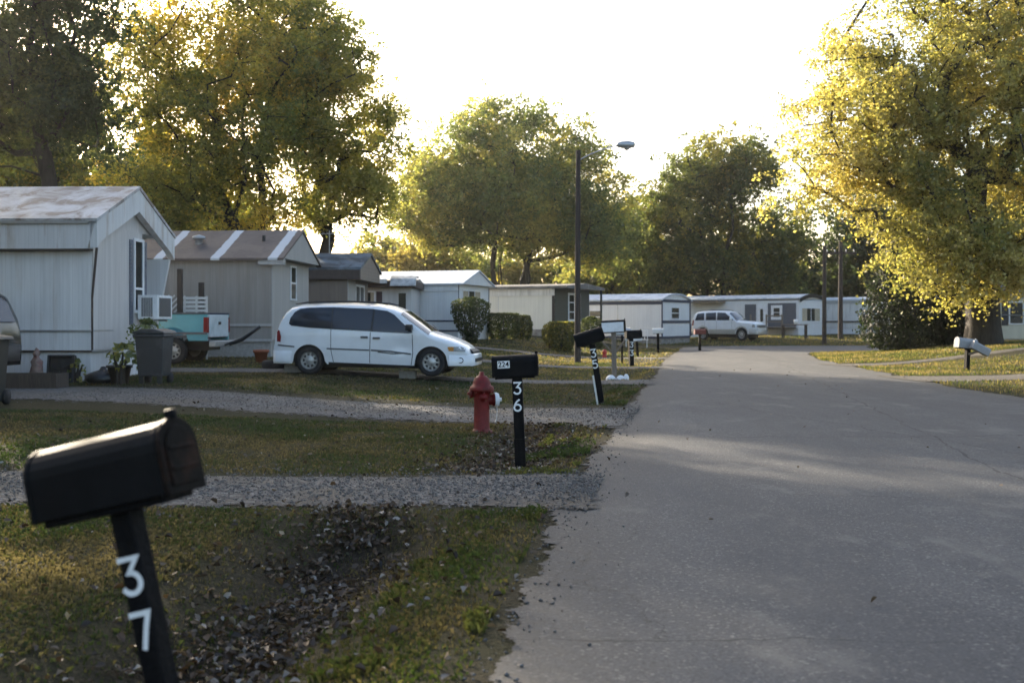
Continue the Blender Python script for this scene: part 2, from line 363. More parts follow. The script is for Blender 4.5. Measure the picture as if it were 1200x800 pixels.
def npmesh(name, V, Fc, mat, tint=None, parent=None, smooth=False):
    """big mesh from numpy arrays; every face has the same number of corners; tint is per vertex rgb"""
    me = bpy.data.meshes.new(name); k = Fc.shape[1]
    me.vertices.add(len(V)); me.vertices.foreach_set('co', V.astype(np.float32).ravel())
    me.loops.add(Fc.size); me.loops.foreach_set('vertex_index', Fc.astype(np.int32).ravel())
    me.polygons.add(len(Fc)); me.polygons.foreach_set('loop_start', np.arange(0, Fc.size, k, dtype=np.int32))
    if smooth: me.polygons.foreach_set('use_smooth', np.ones(len(Fc), dtype=bool))
    me.update(calc_edges=True)
    if tint is not None:
        a = me.color_attributes.new('tint', 'FLOAT_COLOR', 'POINT')
        a.data.foreach_set('color', np.c_[tint, np.ones(len(tint))].astype(np.float32).ravel())
    return link(name, me, mat, parent)
def copy_tree(o, parent=None):
    c = o.copy(); COL.objects.link(c)
    if parent: c.parent = parent
    for ch in o.children: copy_tree(ch, c)
    return c
def text_mesh(name, body, size, mat, parent, loc, rot, fat=.0, depth=.0015, shear=0, sx=1.0):
    cu = bpy.data.curves.new('lettering', 'FONT'); cu.body = body; cu.size = size; cu.align_x = 'CENTER'; cu.align_y = 'CENTER'
    cu.offset = fat; cu.extrude = depth; cu.shear = shear
    t = bpy.data.objects.new('lettering', cu); COL.objects.link(t)
    dg = bpy.context.evaluated_depsgraph_get(); dg.update()
    me = bpy.data.meshes.new_from_object(t.evaluated_get(dg)); me.name = name
    bpy.data.objects.remove(t); bpy.data.curves.remove(cu)
    me.materials.clear()
    o = link(name, me, mat, parent); o.location = loc; o.rotation_euler = rot; o.scale = (sx, 1, 1); return o

# ------------------------------------------------------------------ ground, road, drives
def axis_pts(lo, hi, fine_lo, fine_hi, step, grow=1.13, maxstep=60):
    a = list(np.arange(fine_lo, fine_hi, step)); s = step; x = fine_hi
    while x < hi: a.append(x); s = min(s * grow, maxstep); x += s
    a.append(hi); s = step; x = fine_lo - step; b = []
    while x > lo: b.append(x); s = min(s * grow, maxstep); x -= s
    b.append(lo); return np.array(b[::-1] + a)
gx = axis_pts(-700, 700, -6, 5, .13); gy = axis_pts(-60, 900, 2.5, 22, .13, 1.035)
GX, GY = np.meshgrid(gx, gy)
Dg = interp(EL, GY) - GX
inroad = (Dg < .02) & (GX < interp(ER, GY) - .0) & (GY < 66)
GZ = height(GX, GY)
rough = np.array([[mnoise.noise(Vector((x * 1.3, y * 1.3, 0))) * .5 + mnoise.noise(Vector((x * 4, y * 4, 3))) * .25 if abs(x) < 30 and y < 60 else 0 for x in gx] for y in gy])
kv = np.ones_like(Dg)
for c_, w_ in DRIVES: kv = kv * sst(w_ * .8, w_ + .5, np.abs(GY - drive_c(c_, Dg)))
GZ = GZ + rough * .045 * kv * sst(.1, .8, np.where(Dg > 0, Dg, GX - interp(ER, GY)))
cross = (GX > 8) & (GY > 52.5) & (GY < 65.5) & (Dg < .5)
GZ = np.where(inroad | cross, np.where((Dg > -.5) & ~cross, -.006, -.05), GZ)
ny, nx = GX.shape
idx = np.arange(ny * nx).reshape(ny, nx)
Fq = np.stack([idx[:-1, :-1], idx[:-1, 1:], idx[1:, 1:], idx[1:, :-1]], -1).reshape(-1, 4)
ground = npmesh('ground', np.c_[GX.ravel(), GY.ravel(), GZ.ravel()], Fq, M['ground'], smooth=True)
keepv = np.ones_like(Dg)
for c, w in DRIVES: keepv = keepv * sst(w - .2, w + .4, np.abs(GY - drive_c(c, Dg)))
lit = np.exp(-((Dg - 1.42 + .45 * sst(9, 11, GY)) / .55) ** 2) * (1 - sst(14, 24, GY)) * keepv + .55 * np.exp(-(Dg / .22) ** 2) * (.5 + rough)
lit = np.clip(lit + .5 * rough * (lit > .05), 0, 1)
la = ground.data.attributes.new('litter', 'FLOAT', 'POINT'); la.data.foreach_set('value', lit.ravel().astype(np.float32))
tag(ground, kind='structure')

def jag(pts, step, amp, seed):
    out = []
    for (a, b) in zip(pts[:-1], pts[1:]):
        a = Vector(a); b = Vector(b); n = max(1, int((b - a).length / step)); nn = Vector((-(b - a).y, (b - a).x)).normalized()
        for i in range(n):
            p = a.lerp(b, i / n)
            k = mnoise.noise(Vector((p.x * .9, p.y * .9, seed))) + .6 * mnoise.noise(Vector((p.x * 3.3, p.y * 3.3, seed))) + .4 * mnoise.noise(Vector((p.x * 9, p.y * 9, seed)))
            out.append(p + nn * k * amp)
    return out
# road strip by strip so that its margins carry an attribute
ly = np.concatenate([np.arange(-12, 26, .12), np.arange(26, 60, .4)])
def edge_noise(y, s): return np.array([mnoise.noise(Vector((s, t * .8, 0))) * .10 + mnoise.noise(Vector((s, t * 3.1, 1))) * .07 + mnoise.noise(Vector((s, t * 8, 2))) * .04 for t in y])
xl = interp(EL, ly) + edge_noise(ly, 3.3); xr = interp(ER, ly) + edge_noise(ly, 8.8) * 1.6
ts = np.array([0, .04, .1, .5, .9, .97, 1]); ev = np.array([1, .55, 0, 0, 0, .5, 1])
fade = np.interp(ly, [50, 53], [1, 0])
V = np.stack([np.outer(1 - ts, xl).T + np.outer(ts, xr).T, np.repeat(ly[:, None], 7, 1), np.zeros((len(ly), 7)) + .004], -1).reshape(-1, 3)
V[:, 2] += 0
ix = np.arange(len(ly) * 7).reshape(-1, 7)
Fr = np.stack([ix[:-1, :-1], ix[:-1, 1:], ix[1:, 1:], ix[1:, :-1]], -1).reshape(-1, 4)
road = npmesh('road', V, Fr, M['asphalt'])
EA = np.outer(fade, ev); EA = np.where(np.arange(7)[None, :] < 3, np.where(ly[:, None] < 57, ev[None, :], EA), EA)
ea = road.data.attributes.new('edge', 'FLOAT', 'POINT'); ea.data.foreach_set('value', EA.ravel().astype(np.float32))
tag(road, kind='structure')
far_edge = jag([(9.0, 57.5), (9.7, 60.5), (11.5, 63), (15, 64.3), (25, 65), (90, 66.5)], .6, .12, 5)
near_edge = jag([(90, 55.2), (25, 53.6), (19, 52.7), (16, 52.6), (9.0, 52.2)], .6, .12, 9)
cr = MB(); pts = [(p.x, p.y) for p in far_edge] + [(90, 66.5)] + [(p.x, p.y) for p in near_edge] + [(8.2, 52.2)]
cr.add([(x, y, .008) for x, y in pts], [tuple(range(len(pts)))])
tag(cr.build('side_road', M['asphalt']), kind='structure')

def strip(name, centre, halfw, mat, dz=.012, jit=.2, seed=0, nd=6):
    """a track draped over the ground along a polyline of (x, y)"""
    c = []
    for a, b in zip(centre[:-1], centre[1:]):
        n = max(2, int((Vector(b) - Vector(a)).length / .18))
        c += [Vector(a).lerp(Vector(b), i / n) for i in range(n)]
    e0 = (c[0] - c[1]).normalized(); c = [c[0] + e0 * .36, c[0] + e0 * .24, c[0] + e0 * .12] + c
    c.append(Vector(centre[-1])); m = len(c); vs = []; ed = []
    for i, p in enumerate(c):
        t = (c[min(i + 1, m - 1)] - c[max(i - 1, 0)]).normalized(); nn = Vector((-t.y, t.x)); w = halfw(i / (m - 1)) if callable(halfw) else halfw
        for s_ in range(nd + 1):
            u = s_ / nd * 2 - 1; k = 0
            if abs(u) == 1: k = (mnoise.noise(Vector((p.x * 1.1, p.y * 1.1, seed + u))) + .7 * mnoise.noise(Vector((p.x * 4, p.y * 4, seed + u)))) * jit
            q = p + nn * (u * w + k * u)
            z = hgt(q.x, q.y); onroad = i < 4
            vs.append((q.x, q.y, z + (.012 + .004 * i if onroad else dz + (.02 if abs(u) < .6 else .008 if abs(u) < 1 else -.012)))); ed.append(max(1.0 if abs(u) == 1 else .55 if abs(u) > .6 else .48 if abs(u) < .1 else .12, [1.1, .8, .5, .3, .15][i] if i < 5 else 0))
    ix = np.arange(m * (nd + 1)).reshape(m, nd + 1)
    fs = np.stack([ix[:-1, :-1], ix[:-1, 1:], ix[1:, 1:], ix[1:, :-1]], -1).reshape(-1, 4)
    o = npmesh(name, np.array(vs), fs, mat, smooth=True); ea = o.data.attributes.new('edge', 'FLOAT', 'POINT'); ea.data.foreach_set('value', np.array(ed, np.float32)); return tag(o, kind='structure')
strip('gravel_driveway', [(.42, 9.5), (-.8, 9.45), (-3, 9.4), (-7, 9.3), (-14, 9.2)], lambda t: .95 + .45 * max(0, 1 - t * 9), M['gravel'], seed=1)
strip('gravel_driveway', [(1.6, 16.6), (0, 16.9), (-3, 17.6), (-6, 18.3), (-10, 18.9), (-14, 19.2)], lambda t: 1.55 + .6 * max(0, 1 - t * 7), M['gravel'], seed=2)
strip('gravel_driveway', [(3.2, 26.0), (1, 26.1), (-3, 26.3), (-9, 26.6)], lambda t: .8 + .5 * max(0, 1 - t * 6), M['gravel'], seed=3)
strip('gravel_driveway', [(4.6, 34.1), (1, 34.3), (-5, 34.6)], .8, M['gravel'], seed=4)
strip('gravel_driveway', [(6.0, 42.6), (3, 42.9), (-2, 43.3)], .8, M['gravel'], seed=5)
strip('gravel_driveway', [(11.0, 36.0), (14, 37), (18, 38.4), (30, 41.5)], lambda t: .6 + .7 * max(0, 1 - t * 8), M['dirt'], seed=6)
strip('dirt_track', [(10.2, 27.6), (13, 27.8), (17, 28.4), (30, 29.6)], lambda t: 1.0 + .8 * max(0, 1 - t * 6), M['dirt'], seed=7)

# ------------------------------------------------------------------ mobile homes
class Home:
    """local frame: origin at the near corner on the ground, +X out of the end wall (towards the road), side wall along -X, depth along +Y"""
    def __init__(s, name, px0, Y0, px1, Y1, zb, label, L=15, group='mobile homes along the lane'):
        a = Vector(((px0 - CX) / F * Y0, Y0)); b = Vector(((px1 - CX) / F * Y1, Y1))
        d = b - a; s.W = d.length; s.rz = math.atan2(d.y, d.x) - math.pi / 2; s.L = L; s.o = Vector((a.x, a.y, zb))
        s.root = empty(name, s.o, s.rz, label, 'mobile home', group)
        s.Mi = (Matrix.Translation(s.o) @ Matrix.Rotation(s.rz, 4, 'Z')).inverted()
    def side(s, px, py, off=0.0):
        """where a line of sight meets the long near wall: (x, z) local"""
        o = s.Mi @ Vector((0, 0, EYE)); d = s.Mi.to_3x3() @ Vector(((px - CX) / F, 1, -(py - HY) / F)); t = (-off - o.y) / d.y; p = o + d * t; return p.x, p.z
    def end(s, px, py, off=0.0):
        o = s.Mi @ Vector((0, 0, EYE)); d = s.Mi.to_3x3() @ Vector(((px - CX) / F, 1, -(py - HY) / F)); t = (off - o.x) / d.x; p = o + d * t; return p.y, p.z
    def zs(s, py, px): return s.side(px, py)[1]
    def fb(s, mb, face, u0, u1, v0, v1, d0, d1):
        if face == 'side': mb.box(u0, u1, -d1, -d0, v0, v1)
        else: mb.box(d0, d1, u0, u1, v0, v1)
        return mb
    def walls(s, mat, z0, z1, skirt=None, zsk=-.5, name='wall'):
        MB().box(-s.L, 0, 0, s.W, z0, z1).build(name, mat, s.root)
        if skirt: MB().box(-s.L + .05, -.03, .03, s.W - .03, zsk, z0 + .02).build('skirting', skirt, s.root)
    def gable(s, ze, zr, rmat, gmat, over=.25, side_over=.12, th=.07, endx=0.0, band=None):
        m = s.W / 2; sl = (zr - ze) / m; y0 = -side_over; zz = ze - sl * side_over + .02
        prof = [(y0, zz), (m, zr + .02), (s.W + side_over, zz), (s.W + side_over, zz + th), (m, zr + .02 + th), (y0, zz + th)]
        MB().prism(prof, -s.L - .1, over).build('roof', rmat, s.root)
        MB().prism([(0, ze), (s.W, ze), (m, zr)], -s.L, endx).build('gable', gmat, s.root)
    def arch(s, z0, rise, rmat, over=.12, th=.1, n=10):
        top = [(-over + (s.W + 2 * over) * i / n, z0 + rise * (1 - (2 * i / n - 1) ** 2)) for i in range(n + 1)]
        bot = [(y, z - th) for y, z in top][::-1]
        MB().prism(top + bot, -s.L - .1, over).build('roof', rmat, s.root)
        MB().prism([(0, z0 - th - .02)] + [(s.W * i / n, z0 - th + .0 + rise * (1 - (2 * i / n - 1) ** 2) - .002) for i in range(n + 1)] + [(s.W, z0 - th - .02)], -s.L + .02, -.006).build('gable', M['whitemetal'], s.root)
    def window(s, face, u0, u1, v0, v1, frame=M['whitemetal'], glassm=None, fw=.06, bars=1, curtain=None, vbar=0):
        mb = MB(); e = .035
        s.fb(mb, face, u0, u1, v1 - fw, v1, .002, e); s.fb(mb, face, u0, u1, v0, v0 + fw, .002, e + .01)
        s.fb(mb, face, u0, u0 + fw, v0 + fw, v1 - fw, .002, e); s.fb(mb, face, u1 - fw, u1, v0 + fw, v1 - fw, .002, e)
        for i in range(bars):
            v = v0 + (v1 - v0) * (i + 1) / (bars + 1); s.fb(mb, face, u0 + fw, u1 - fw, v - .025, v + .025, .002, e - .005)
        for i in range(vbar):
            v = u0 + (u1 - u0) * (i + 1) / (vbar + 1); s.fb(mb, face, v - .025, v + .025, v0 + fw, v1 - fw, .003, e - .008)
        w = mb.build('window', frame, s.root)
        mb = MB(); s.fb(mb, face, u0 + fw * .5, u1 - fw * .5, v0 + fw * .5, v1 - fw * .5, .001, .012); mb.build('pane', glassm or M['winglass'], w)
        if curtain:
            for q0, q1 in ((u0 + fw, u0 + (u1 - u0) * .3), (u1 - (u1 - u0) * .3, u1 - fw)):
                mb = MB(); s.fb(mb, face, q0, q1, v0 + fw, v1 - fw, .012, .016); mb.build('curtain', curtain, w)
        return w
    def panel(s, name, face, u0, u1, v0, v1, mat, d=.03, d0=.002, bevel=0):
        mb = MB(); s.fb(mb, face, u0, u1, v0, v1, d0, d); return mb.build(name, mat, s.root, bevel)
    def shutter(s, face, u0, u1, v0, v1, mat):
        mb = MB(); s.fb(mb, face, u0, u1, v0, v1, .002, .02); n = max(3, int((v1 - v0) / .09))
        for i in range(n):
            v = v0 + .05 + (v1 - v0 - .1) * i / n; s.fb(mb, face, u0 + .04, u1 - .04, v, v + .05, .02, .03)
        return mb.build('shutter', mat, s.root)
    def to_world(s, p): return s.Mi.inverted() @ Vector(p)

# --- first home: white, peeling roof, overhanging gable hood
h1 = Home('mobile_home', 107, 22.0, 193, 26.2, hgt(-9, 22), 'nearest white trailer with peeling roof and gable hood over its end', L=13)
MB().prism([(-13, 0), (.0, 0), (.0, h1.W * .64), (-.5, h1.W * .64), (-.5, h1.W), (-13, h1.W)], .62, 3.27, 'Z').build('wall', M['t1'], h1.root)
MB().box(-13, -.03, .03, h1.W - .03, -.4, .64).build('skirting', M['t1'], h1.root)
e1y, e1z = h1.side(112, 262)[0], 3.27
# upper band that stands proud of the long wall, cut off at an angle at the corner
MB().prism([(-13, 2.72), (-.02, 2.72), (.16, 3.27), (-13, 3.27)], -.16, -.003, 'Y').build('wall_band', M['t1band'], h1.root)
MB().box(-13, .04, -.185, .0, 2.685, 2.72).build('drip_rail', M['fascia'], h1.root)
MB().box(-13, .03, -.21, -.16, 3.23, 3.29).build('gutter', M['greymetal'], h1.root)
# trim bands on the wall and skirting
for z in (1.02, .60): MB().box(-13, .012, -.03, -.001, z, z + .035).build('belt_trim', M['fascia'] if z < .7 else M['greymetal'], h1.root)
MB().box(.0, .03, -.004, 1.05, 1.02, 1.055).build('belt_trim', M['greymetal'], h1.root)
MB().box(.0, .03, -.004, 1.7, .60, .635).build('belt_trim', M['greymetal'], h1.root)
W = h1.W; md = W / 2; zr1 = 4.2
MB().prism([(-.2, 3.27), (md, zr1), (W + .2, 3.27), (W + .2, 3.34), (md, zr1 + .08), (-.2, 3.34)], -13.2, .21).build('roof', M['roof1'], h1.root)
MB().prism([(0, 3.26), (W, 3.26), (md, zr1 - .05)], -13, .001).build('gable', M['pink'], h1.root)
MB().box(.0, .026, .02, W * .64, .64, 3.26).build('end_panel', M['pink'], h1.root)
MB().box(-.5, -.475, W * .64 + .01, W - .02, .64, 3.26).build('recess_panel', M['pink'], h1.root)
# hood frame at the front of the roof overhang: two sloping bands and short cheeks
hood = MB()
hood.prism([(-.16, 2.74), (-.16, 3.268), (md, zr1 - .002), (md, zr1 - .50), (.12, 2.92)], .04, .19)
hood.prism([(W + .16, 2.74), (W + .16, 3.268), (md + .001, zr1 - .002), (md + .001, zr1 - .50), (W - .12, 2.92)], .04, .19)
hood.build('gable_hood', M['t1band'], h1.root)
MB().prism([(-.5, .7), (-.25, .7), (.15, 2.74), (-.5, 2.74)], W - .10, W + .0, 'Y').build('side_cheek', M['t1band'], h1.root)
MB().prism([(.001, .64), (.03, .64), (.03, 1.7), (.13, 2.75), (.09, 2.75), (.001, 1.75)], -.012, .03, 'Y').build('corner_trim', M['fascia'], h1.root)
u0, v0 = h1.end(152, 346); u1, v1 = h1.end(166, 281)
h1.window('end', u0 + .12, u1, 1.42, v1, fw=.07, bars=0).location.x = .03
MB().box(.03, .075, u0 + .2, u1 - .06, 1.95, 2.0).build('window_rail', M['whitemetal'], h1.root)
h1.shutter('end', u0 - .10, u0 + .09, 1.15, v1 - .05, M['shutter']).location.x = .03
h1.shutter('end', u1 + .03, u1 + .2, 1.7, v1 - .05, M['shutter']).location.x = .03
ac = empty('air_conditioner', h1.to_world((.06, u0 + .35, 1.28)), h1.rz, 'white window air conditioner sticking out of the nearest trailer end', 'air conditioner')
MB().box(0, .46, -.05, .9, 0, .55).build('case', M['whitemetal'], ac, .012)
g = MB()
for i in range(6): g.box(.10 + i * .045, .12 + i * .045, -.064, -.05, .06, .49)
g.build('side_grille', M['trimblack'], ac)
g = MB().box(.46, .466, .06, .8, .06, .49)
for i in range(10): g.box(.466, .474, .08, .78, .08 + i * .04, .095 + i * .04)
g.build('front_grille', M['trimgrey'], ac)
for q in (.1, .7): MB().box(-.02, .40, q, q + .06, -.05, -.003).build('bracket', M['greymetal'], ac)
MB().box(-.47, -.44, W - 1.25, W - .3, .66, 2.7).build('door', M['shutter'], h1.root)

# --- second home: grey-brown ribs, brown roof with white seams
h2 = Home('mobile_home', 318, 32.0, 361, 36.2, hgt(-8, 32) - .05, 'grey brown ribbed trailer with brown white striped roof behind the pickup', L=14)
h2.walls(M['t2'], .55, 3.0, M['concrete'], -.4)
MB().box(.0, .024, .02, h2.W - .02, .57, 3.0).build('end_panel', M['t2end'], h2.root)
h2.gable(3.02, 3.95, M['roof2'], M['t2end'], over=.42, side_over=.2, endx=.38)
MB().box(-.35, .4, -.17, .1, 2.82, 3.0).build('eave_box', M['t2end'], h2.root)
MB().box(-14, .03, -.04, -.002, .98, 1.06).build('belt_trim', M['t2end'], h2.root)
MB().box(-14, .03, -.04, -.002, .52, .6).build('belt_trim', M['t2end'], h2.root)
u0, v0 = h2.end(339, 352); u1, v1 = h2.end(345, 312)
h2.window('end', u0, u1 + .1, v0, v1, bars=1).location.x = .024
vt = MB().lathe([(.12, 0), (.12, .22), (.2, .22), (.2, .3), (.02, .36)], n=12); o = vt.build('roof_vent', M['greymetal'], h2.root); o.location = (-2.6, 1.0, 3.46)
vt = MB().lathe([(.05, 0), (.05, .3)], n=10); o = vt.build('vent_pipe', M['trimblack'], h2.root); o.location = (-.6, 1.2, 3.5)

# --- third home: brown
h3 = Home('mobile_home', 407, 40.0, 431, 44.2, hgt(-6, 41) - .05, 'brown panelled trailer with dark blue grey roof behind the minivan', L=12)
h3.walls(M['t3'], .5, 3.0, M['fascia'], -.4)
h3.gable(3.02, 3.62, M['roof3'], M['t3gable'], over=.55, side_over=.22, endx=.5, th=.1)
MB().box(-12, .5, -.2, -.003, 2.62, 3.04).build('fascia', M['fascia'], h3.root)
MB().box(.0, .5, .02, h3.W, 2.62, 3.02).build('gable_skirt', M['t3gable'], h3.root)
h3.panel('end_panel', 'end', .02, h3.W * .35, .5, 2.62, M['t2end'], .02)
h3.window('end', h3.W * .36, h3.W * .8, .7, 2.5, bars=0, vbar=1, fw=.09)
h3.panel('seam_trim', 'side', -3.35, -3.28, .5, 2.62, M['fascia'], .02)

# --- fourth home: pale grey, flat brown roof, torn metal
h4 = Home('mobile_home', 482, 46.5, 492, 50.5, hgt(-4.5, 47) - .05, 'low pale grey trailer with flat brown roof edge and torn metal sheet', L=12)
h4.walls(M['t4'], .4, 2.75, M['fascia'], -.4)
zf = h4.zs(329, 440)
MB().box(-12.2, .2, -.45, h4.W + .1, 2.5, 2.78).build('fascia', M['fascia'], h4.root)
MB().prism([(-.5, 2.785), (h4.W * .5, 2.93), (h4.W + .1, 2.785)], -12.3, .2).build('roof', M['roof6'], h4.root)
MB().box(-4.0, -1.0, -.62, -.46, 2.66, 2.84).build('eave_panel', M['t4'], h4.root)
f = MB(); f.prism([(-.7, 2.55), (-.52, 2.86), (-.1, 3.0), (1.0, 2.98), (1.0, 2.95), (-.2, 2.94), (-.47, 2.80), (-.62, 2.55)], -.85, .26); f.build('torn_sheet', M['foil'], h4.root)
a = h4.side(421, 355); b = h4.side(440, 341)
h4.window('side', a[0], b[0], 1.2, b[1], curtain=M['curtain'], frame=M['whitemetal'])
a = h4.side(441, 0)[0]; b = h4.side(448, 0)[0]
h4.shutter('side', a, b, 1.2, 2.32, M['shutterbrown'])
a = h4.side(464, 0)[0]; b = h4.side(479, 0)[0]
d = h4.panel('door', 'side', a, b, .45, 2.4, M['t4'], .04)
mb = MB(); h4.fb(mb, 'side', a + .12, b - .12, 1.35, 2.25, .04, .05); mb.build('door_pane', M['winglass'], d)
mb = MB(); h4.fb(mb, 'side', a + .10, b - .10, 1.50, 1.56, .05, .06); mb.build('door_bar', M['whitemetal'], d)

# --- fifth home: clean white gable
h5 = Home('mobile_home', 537, 50.0, 573, 54.2, hgt(-2.5, 51) - .05, 'clean white trailer with pale gabled metal roof beyond the minivan', L=10)
h5.walls(M['t5'], .5, 2.72, M['whitemetal'], -.4)
h5.gable(2.74, 3.40, M['roof5'], M['t5'], over=.3, side_over=.18, endx=.24)
MB().box(-10, .0, -.05, -.003, 2.42, 2.72).build('eave_band', M['t5'], h5.root)
for z in (.98, .52): MB().box(-10, .02, -.03, -.003, z, z + .07).build('belt_trim', M['navy'], h5.root)
h5.panel('corner_trim', 'end', .002, .07, .5, 2.7, M['navy'], .02)
h5.panel('corner_trim', 'end', h5.W - .07, h5.W - .002, .5, 2.7, M['navy'], .02)
h5.window('end', .5, 3.1, 1.35, 2.5, bars=0, vbar=2, frame=M['whitemetal'], curtain=M['curtain'])

# --- sixth home: cream with dark green end
h6 = Home('mobile_home', 650, 60.0, 690, 64.4, hgt(2, 61) - .05, 'cream trailer with dark flat roof and dark green end wall', L=12)
h6.walls(M['cream'], .45, 2.75, M['stone'], -.5)
h6.panel('end_panel', 'end', .0, h6.W, .45, 2.75, M['green'], .03, d0=.003)
MB().box(-12, -.0, -.06, -.003, 2.36, 2.72).build('stained_band', M['t9'], h6.root)
h6.panel('corner_trim', 'side', -.16, -.0, .45, 2.74, M['trimblack'], .03)
MB().prism([(-.3, 2.76), (-.3, 2.9), (h6.W * .5, 3.1), (h6.W + .3, 2.9), (h6.W + .3, 2.76)], -12.2, .9).build('roof', M['roof6'], h6.root)
h6.window('end', h6.W * .36, h6.W * .72, .9, 2.55, bars=2, vbar=1, fw=.12).location.x = .03
MB().box(.78, .88, h6.W - .12, h6.W - .02, -.3, 2.75).build('porch_post', M['green'], h6.root)
h6.panel('seam_trim', 'side', -3.6, -3.56, .45, 2.36, M['t4'], .015)

# --- seventh home: white with navy trim
h7 = Home('mobile_home', 775, 68.0, 809, 72.2, hgt(7, 69) - .1, 'white trailer with navy trim and bowed roof beside the parked white suv', L=12)
h7.walls(M['t7'], .3, 2.62, M['stone'], -.6)
h7.arch(2.78, .42, M['roof7'])
h7.panel('eave_trim', 'side', -12, .02, 2.44, 2.64, M['navy'], .03)
h7.panel('eave_trim', 'end', -.02, h7.W + .02, 2.6, 2.78, M['navy'], .05)
for u in ((-.0, .16), (h7.W - .16, h7.W)): h7.panel('corner_trim', 'end', u[0], u[1], .3, 2.6, M['navy'], .04)
h7.panel('belt_trim', 'end', .16, h7.W - .16, 1.25, 1.42, M['navy'], .04)
h7.panel('base_trim', 'side', -12, .02, .26, .4, M['navy'], .03)
h7.panel('base_trim', 'end', .16, h7.W - .16, .26, .4, M['navy'], .04)
h7.window('end', h7.W * .32, h7.W * .6, 1.5, 2.3, bars=1)
h7.panel('seam_trim', 'side', -3.1, -3.05, .4, 2.44, M['greymetal'], .015)
a = h7.side(695, 365)[0]; h7.window('side', a - .3, a + .6, 1.2, 2.1, bars=1)

# --- eighth home: long, blue grey panels, arched end
h8 = Home('mobile_home', 936, 84.0, 966, 87.2, hgt(22, 86) - .05, 'long white trailer with slate panels and arched end behind the porch steps', L=14)
h8.walls(M['t7'], .55, 2.85, M['t5'], -.5)
h8.arch(3.05, .32, M['roof7'])
arc = [(h8.W * i / 10, 2.98 + .40 * (1 - (2 * i / 10 - 1) ** 2)) for i in range(11)]
MB().prism([(y, z - .30) for y, z in arc] + arc[::-1], .125, .165).build('arch_trim', M['trimblack'], h8.root)
def s8(p0, p1): return h8.side(p0, 370)[0], h8.side(p1, 370)[0]
a, b = s8(873, 886); h8.panel('slate_panel', 'side', a, b, .6, 2.55, M['slategrey'], .03)
a, b = s8(900, 933); h8.panel('slate_panel', 'side', a, b, .6, 2.62, M['slategrey'], .03)
a, b = s8(888, 898); d8 = h8.panel('door', 'side', a, b, .6, 2.6, M['whitemetal'], .05)
n = 8; aa = a + .25; bb = b - .25; mid = (aa + bb) / 2; hw = (bb - aa) / 2
oval = [(mid + hw * math.cos(q), (2.05 if math.sin(q) > 0 else 1.25) + hw * .9 * math.sin(q)) for q in [2 * math.pi * i / 20 for i in range(20)]]
MB().prism(oval, -.065, -.05, 'Y').build('door_pane', M['winglass'], d8)
a, b = s8(904, 917); h8.window('side', a, b, 1.3, 2.45, bars=1, vbar=0, fw=.22).location.y = -.03
a, b = s8(834, 860); h8.window('side', a, b, 1.15, 2.05, bars=0, vbar=1, curtain=M['curtain'], frame=M['trimblack'])
a, b = s8(812, 850); MB().box(a, b, -1.1, .0, 2.72, 2.86).build('awning', M['weathered'], h8.root)
h8.window('end', .4, h8.W - .7, 1.1, 2.3, bars=0, vbar=1, frame=M['whitemetal'], curtain=M['curtain'], fw=.1)
# --- ninth home, white stained, behind poles
h9 = Home('mobile_home', 1024, 93.0, 1044, 96.2, hgt(31, 94) - .05, 'stained white trailer with bright end wall beyond the utility poles', L=12)
h9.walls(M['t9'], .5, 2.95, M['t5'], -.5)
h9.arch(3.1, .25, M['roof5'])
h9.panel('end_panel', 'end', .0, h9.W, .45, 2.97, M['t5'], .03, d0=.003)
h9.panel('eave_trim', 'side', -12, .02, 2.72, 2.98, M['greymetal'], .04)
h9.panel('rail', 'side', -8, .0, 1.1, 1.2, M['trimblack'], .1)
# --- house at the right edge
h10 = Home('house', 1172, 58.0, 1176, 49.0, hgt(26, 56), 'pale yellow house with dark shutters at the right edge behind the tree', L=12, group=None)
root = h10.root; root.location = (27.1, 60, hgt(27, 58)); root.rotation_euler = (0, 0, R(8)); root['category'] = 'house'
MB().box(0, 14, 0, 7, .5, 3.1).build('wall', M['yellowhouse'], root)
MB().box(.05, 13.95, .05, 6.95, -.5, .52).build('foundation', M['concrete'], root)
MB().prism([(-.4, 3.06), (3.5, 5.0), (7.4, 3.06), (7.4, 3.2), (3.5, 5.15), (-.4, 3.2)], -.4, 14.4).build('roof', M['roof6'], root)
MB().prism([(0, 3.1), (7, 3.1), (3.5, 4.95)], .0, 14).build('gable', M['yellowhouse'], root)
for ux in (.9, 4.5):
    w = MB().box(ux, ux + .9, -.05, -.003, 1.3, 2.6).build('window', M['whitemetal'], root)
    MB().box(ux + .07, ux + .83, -.06, -.05, 1.37, 2.53).build('pane', M['winglass'], w)
    for q in (ux - .42, ux + .94): MB().box(q, q + .38, -.04, -.003, 1.25, 2.65).build('shutter', M['trimblack'], root)

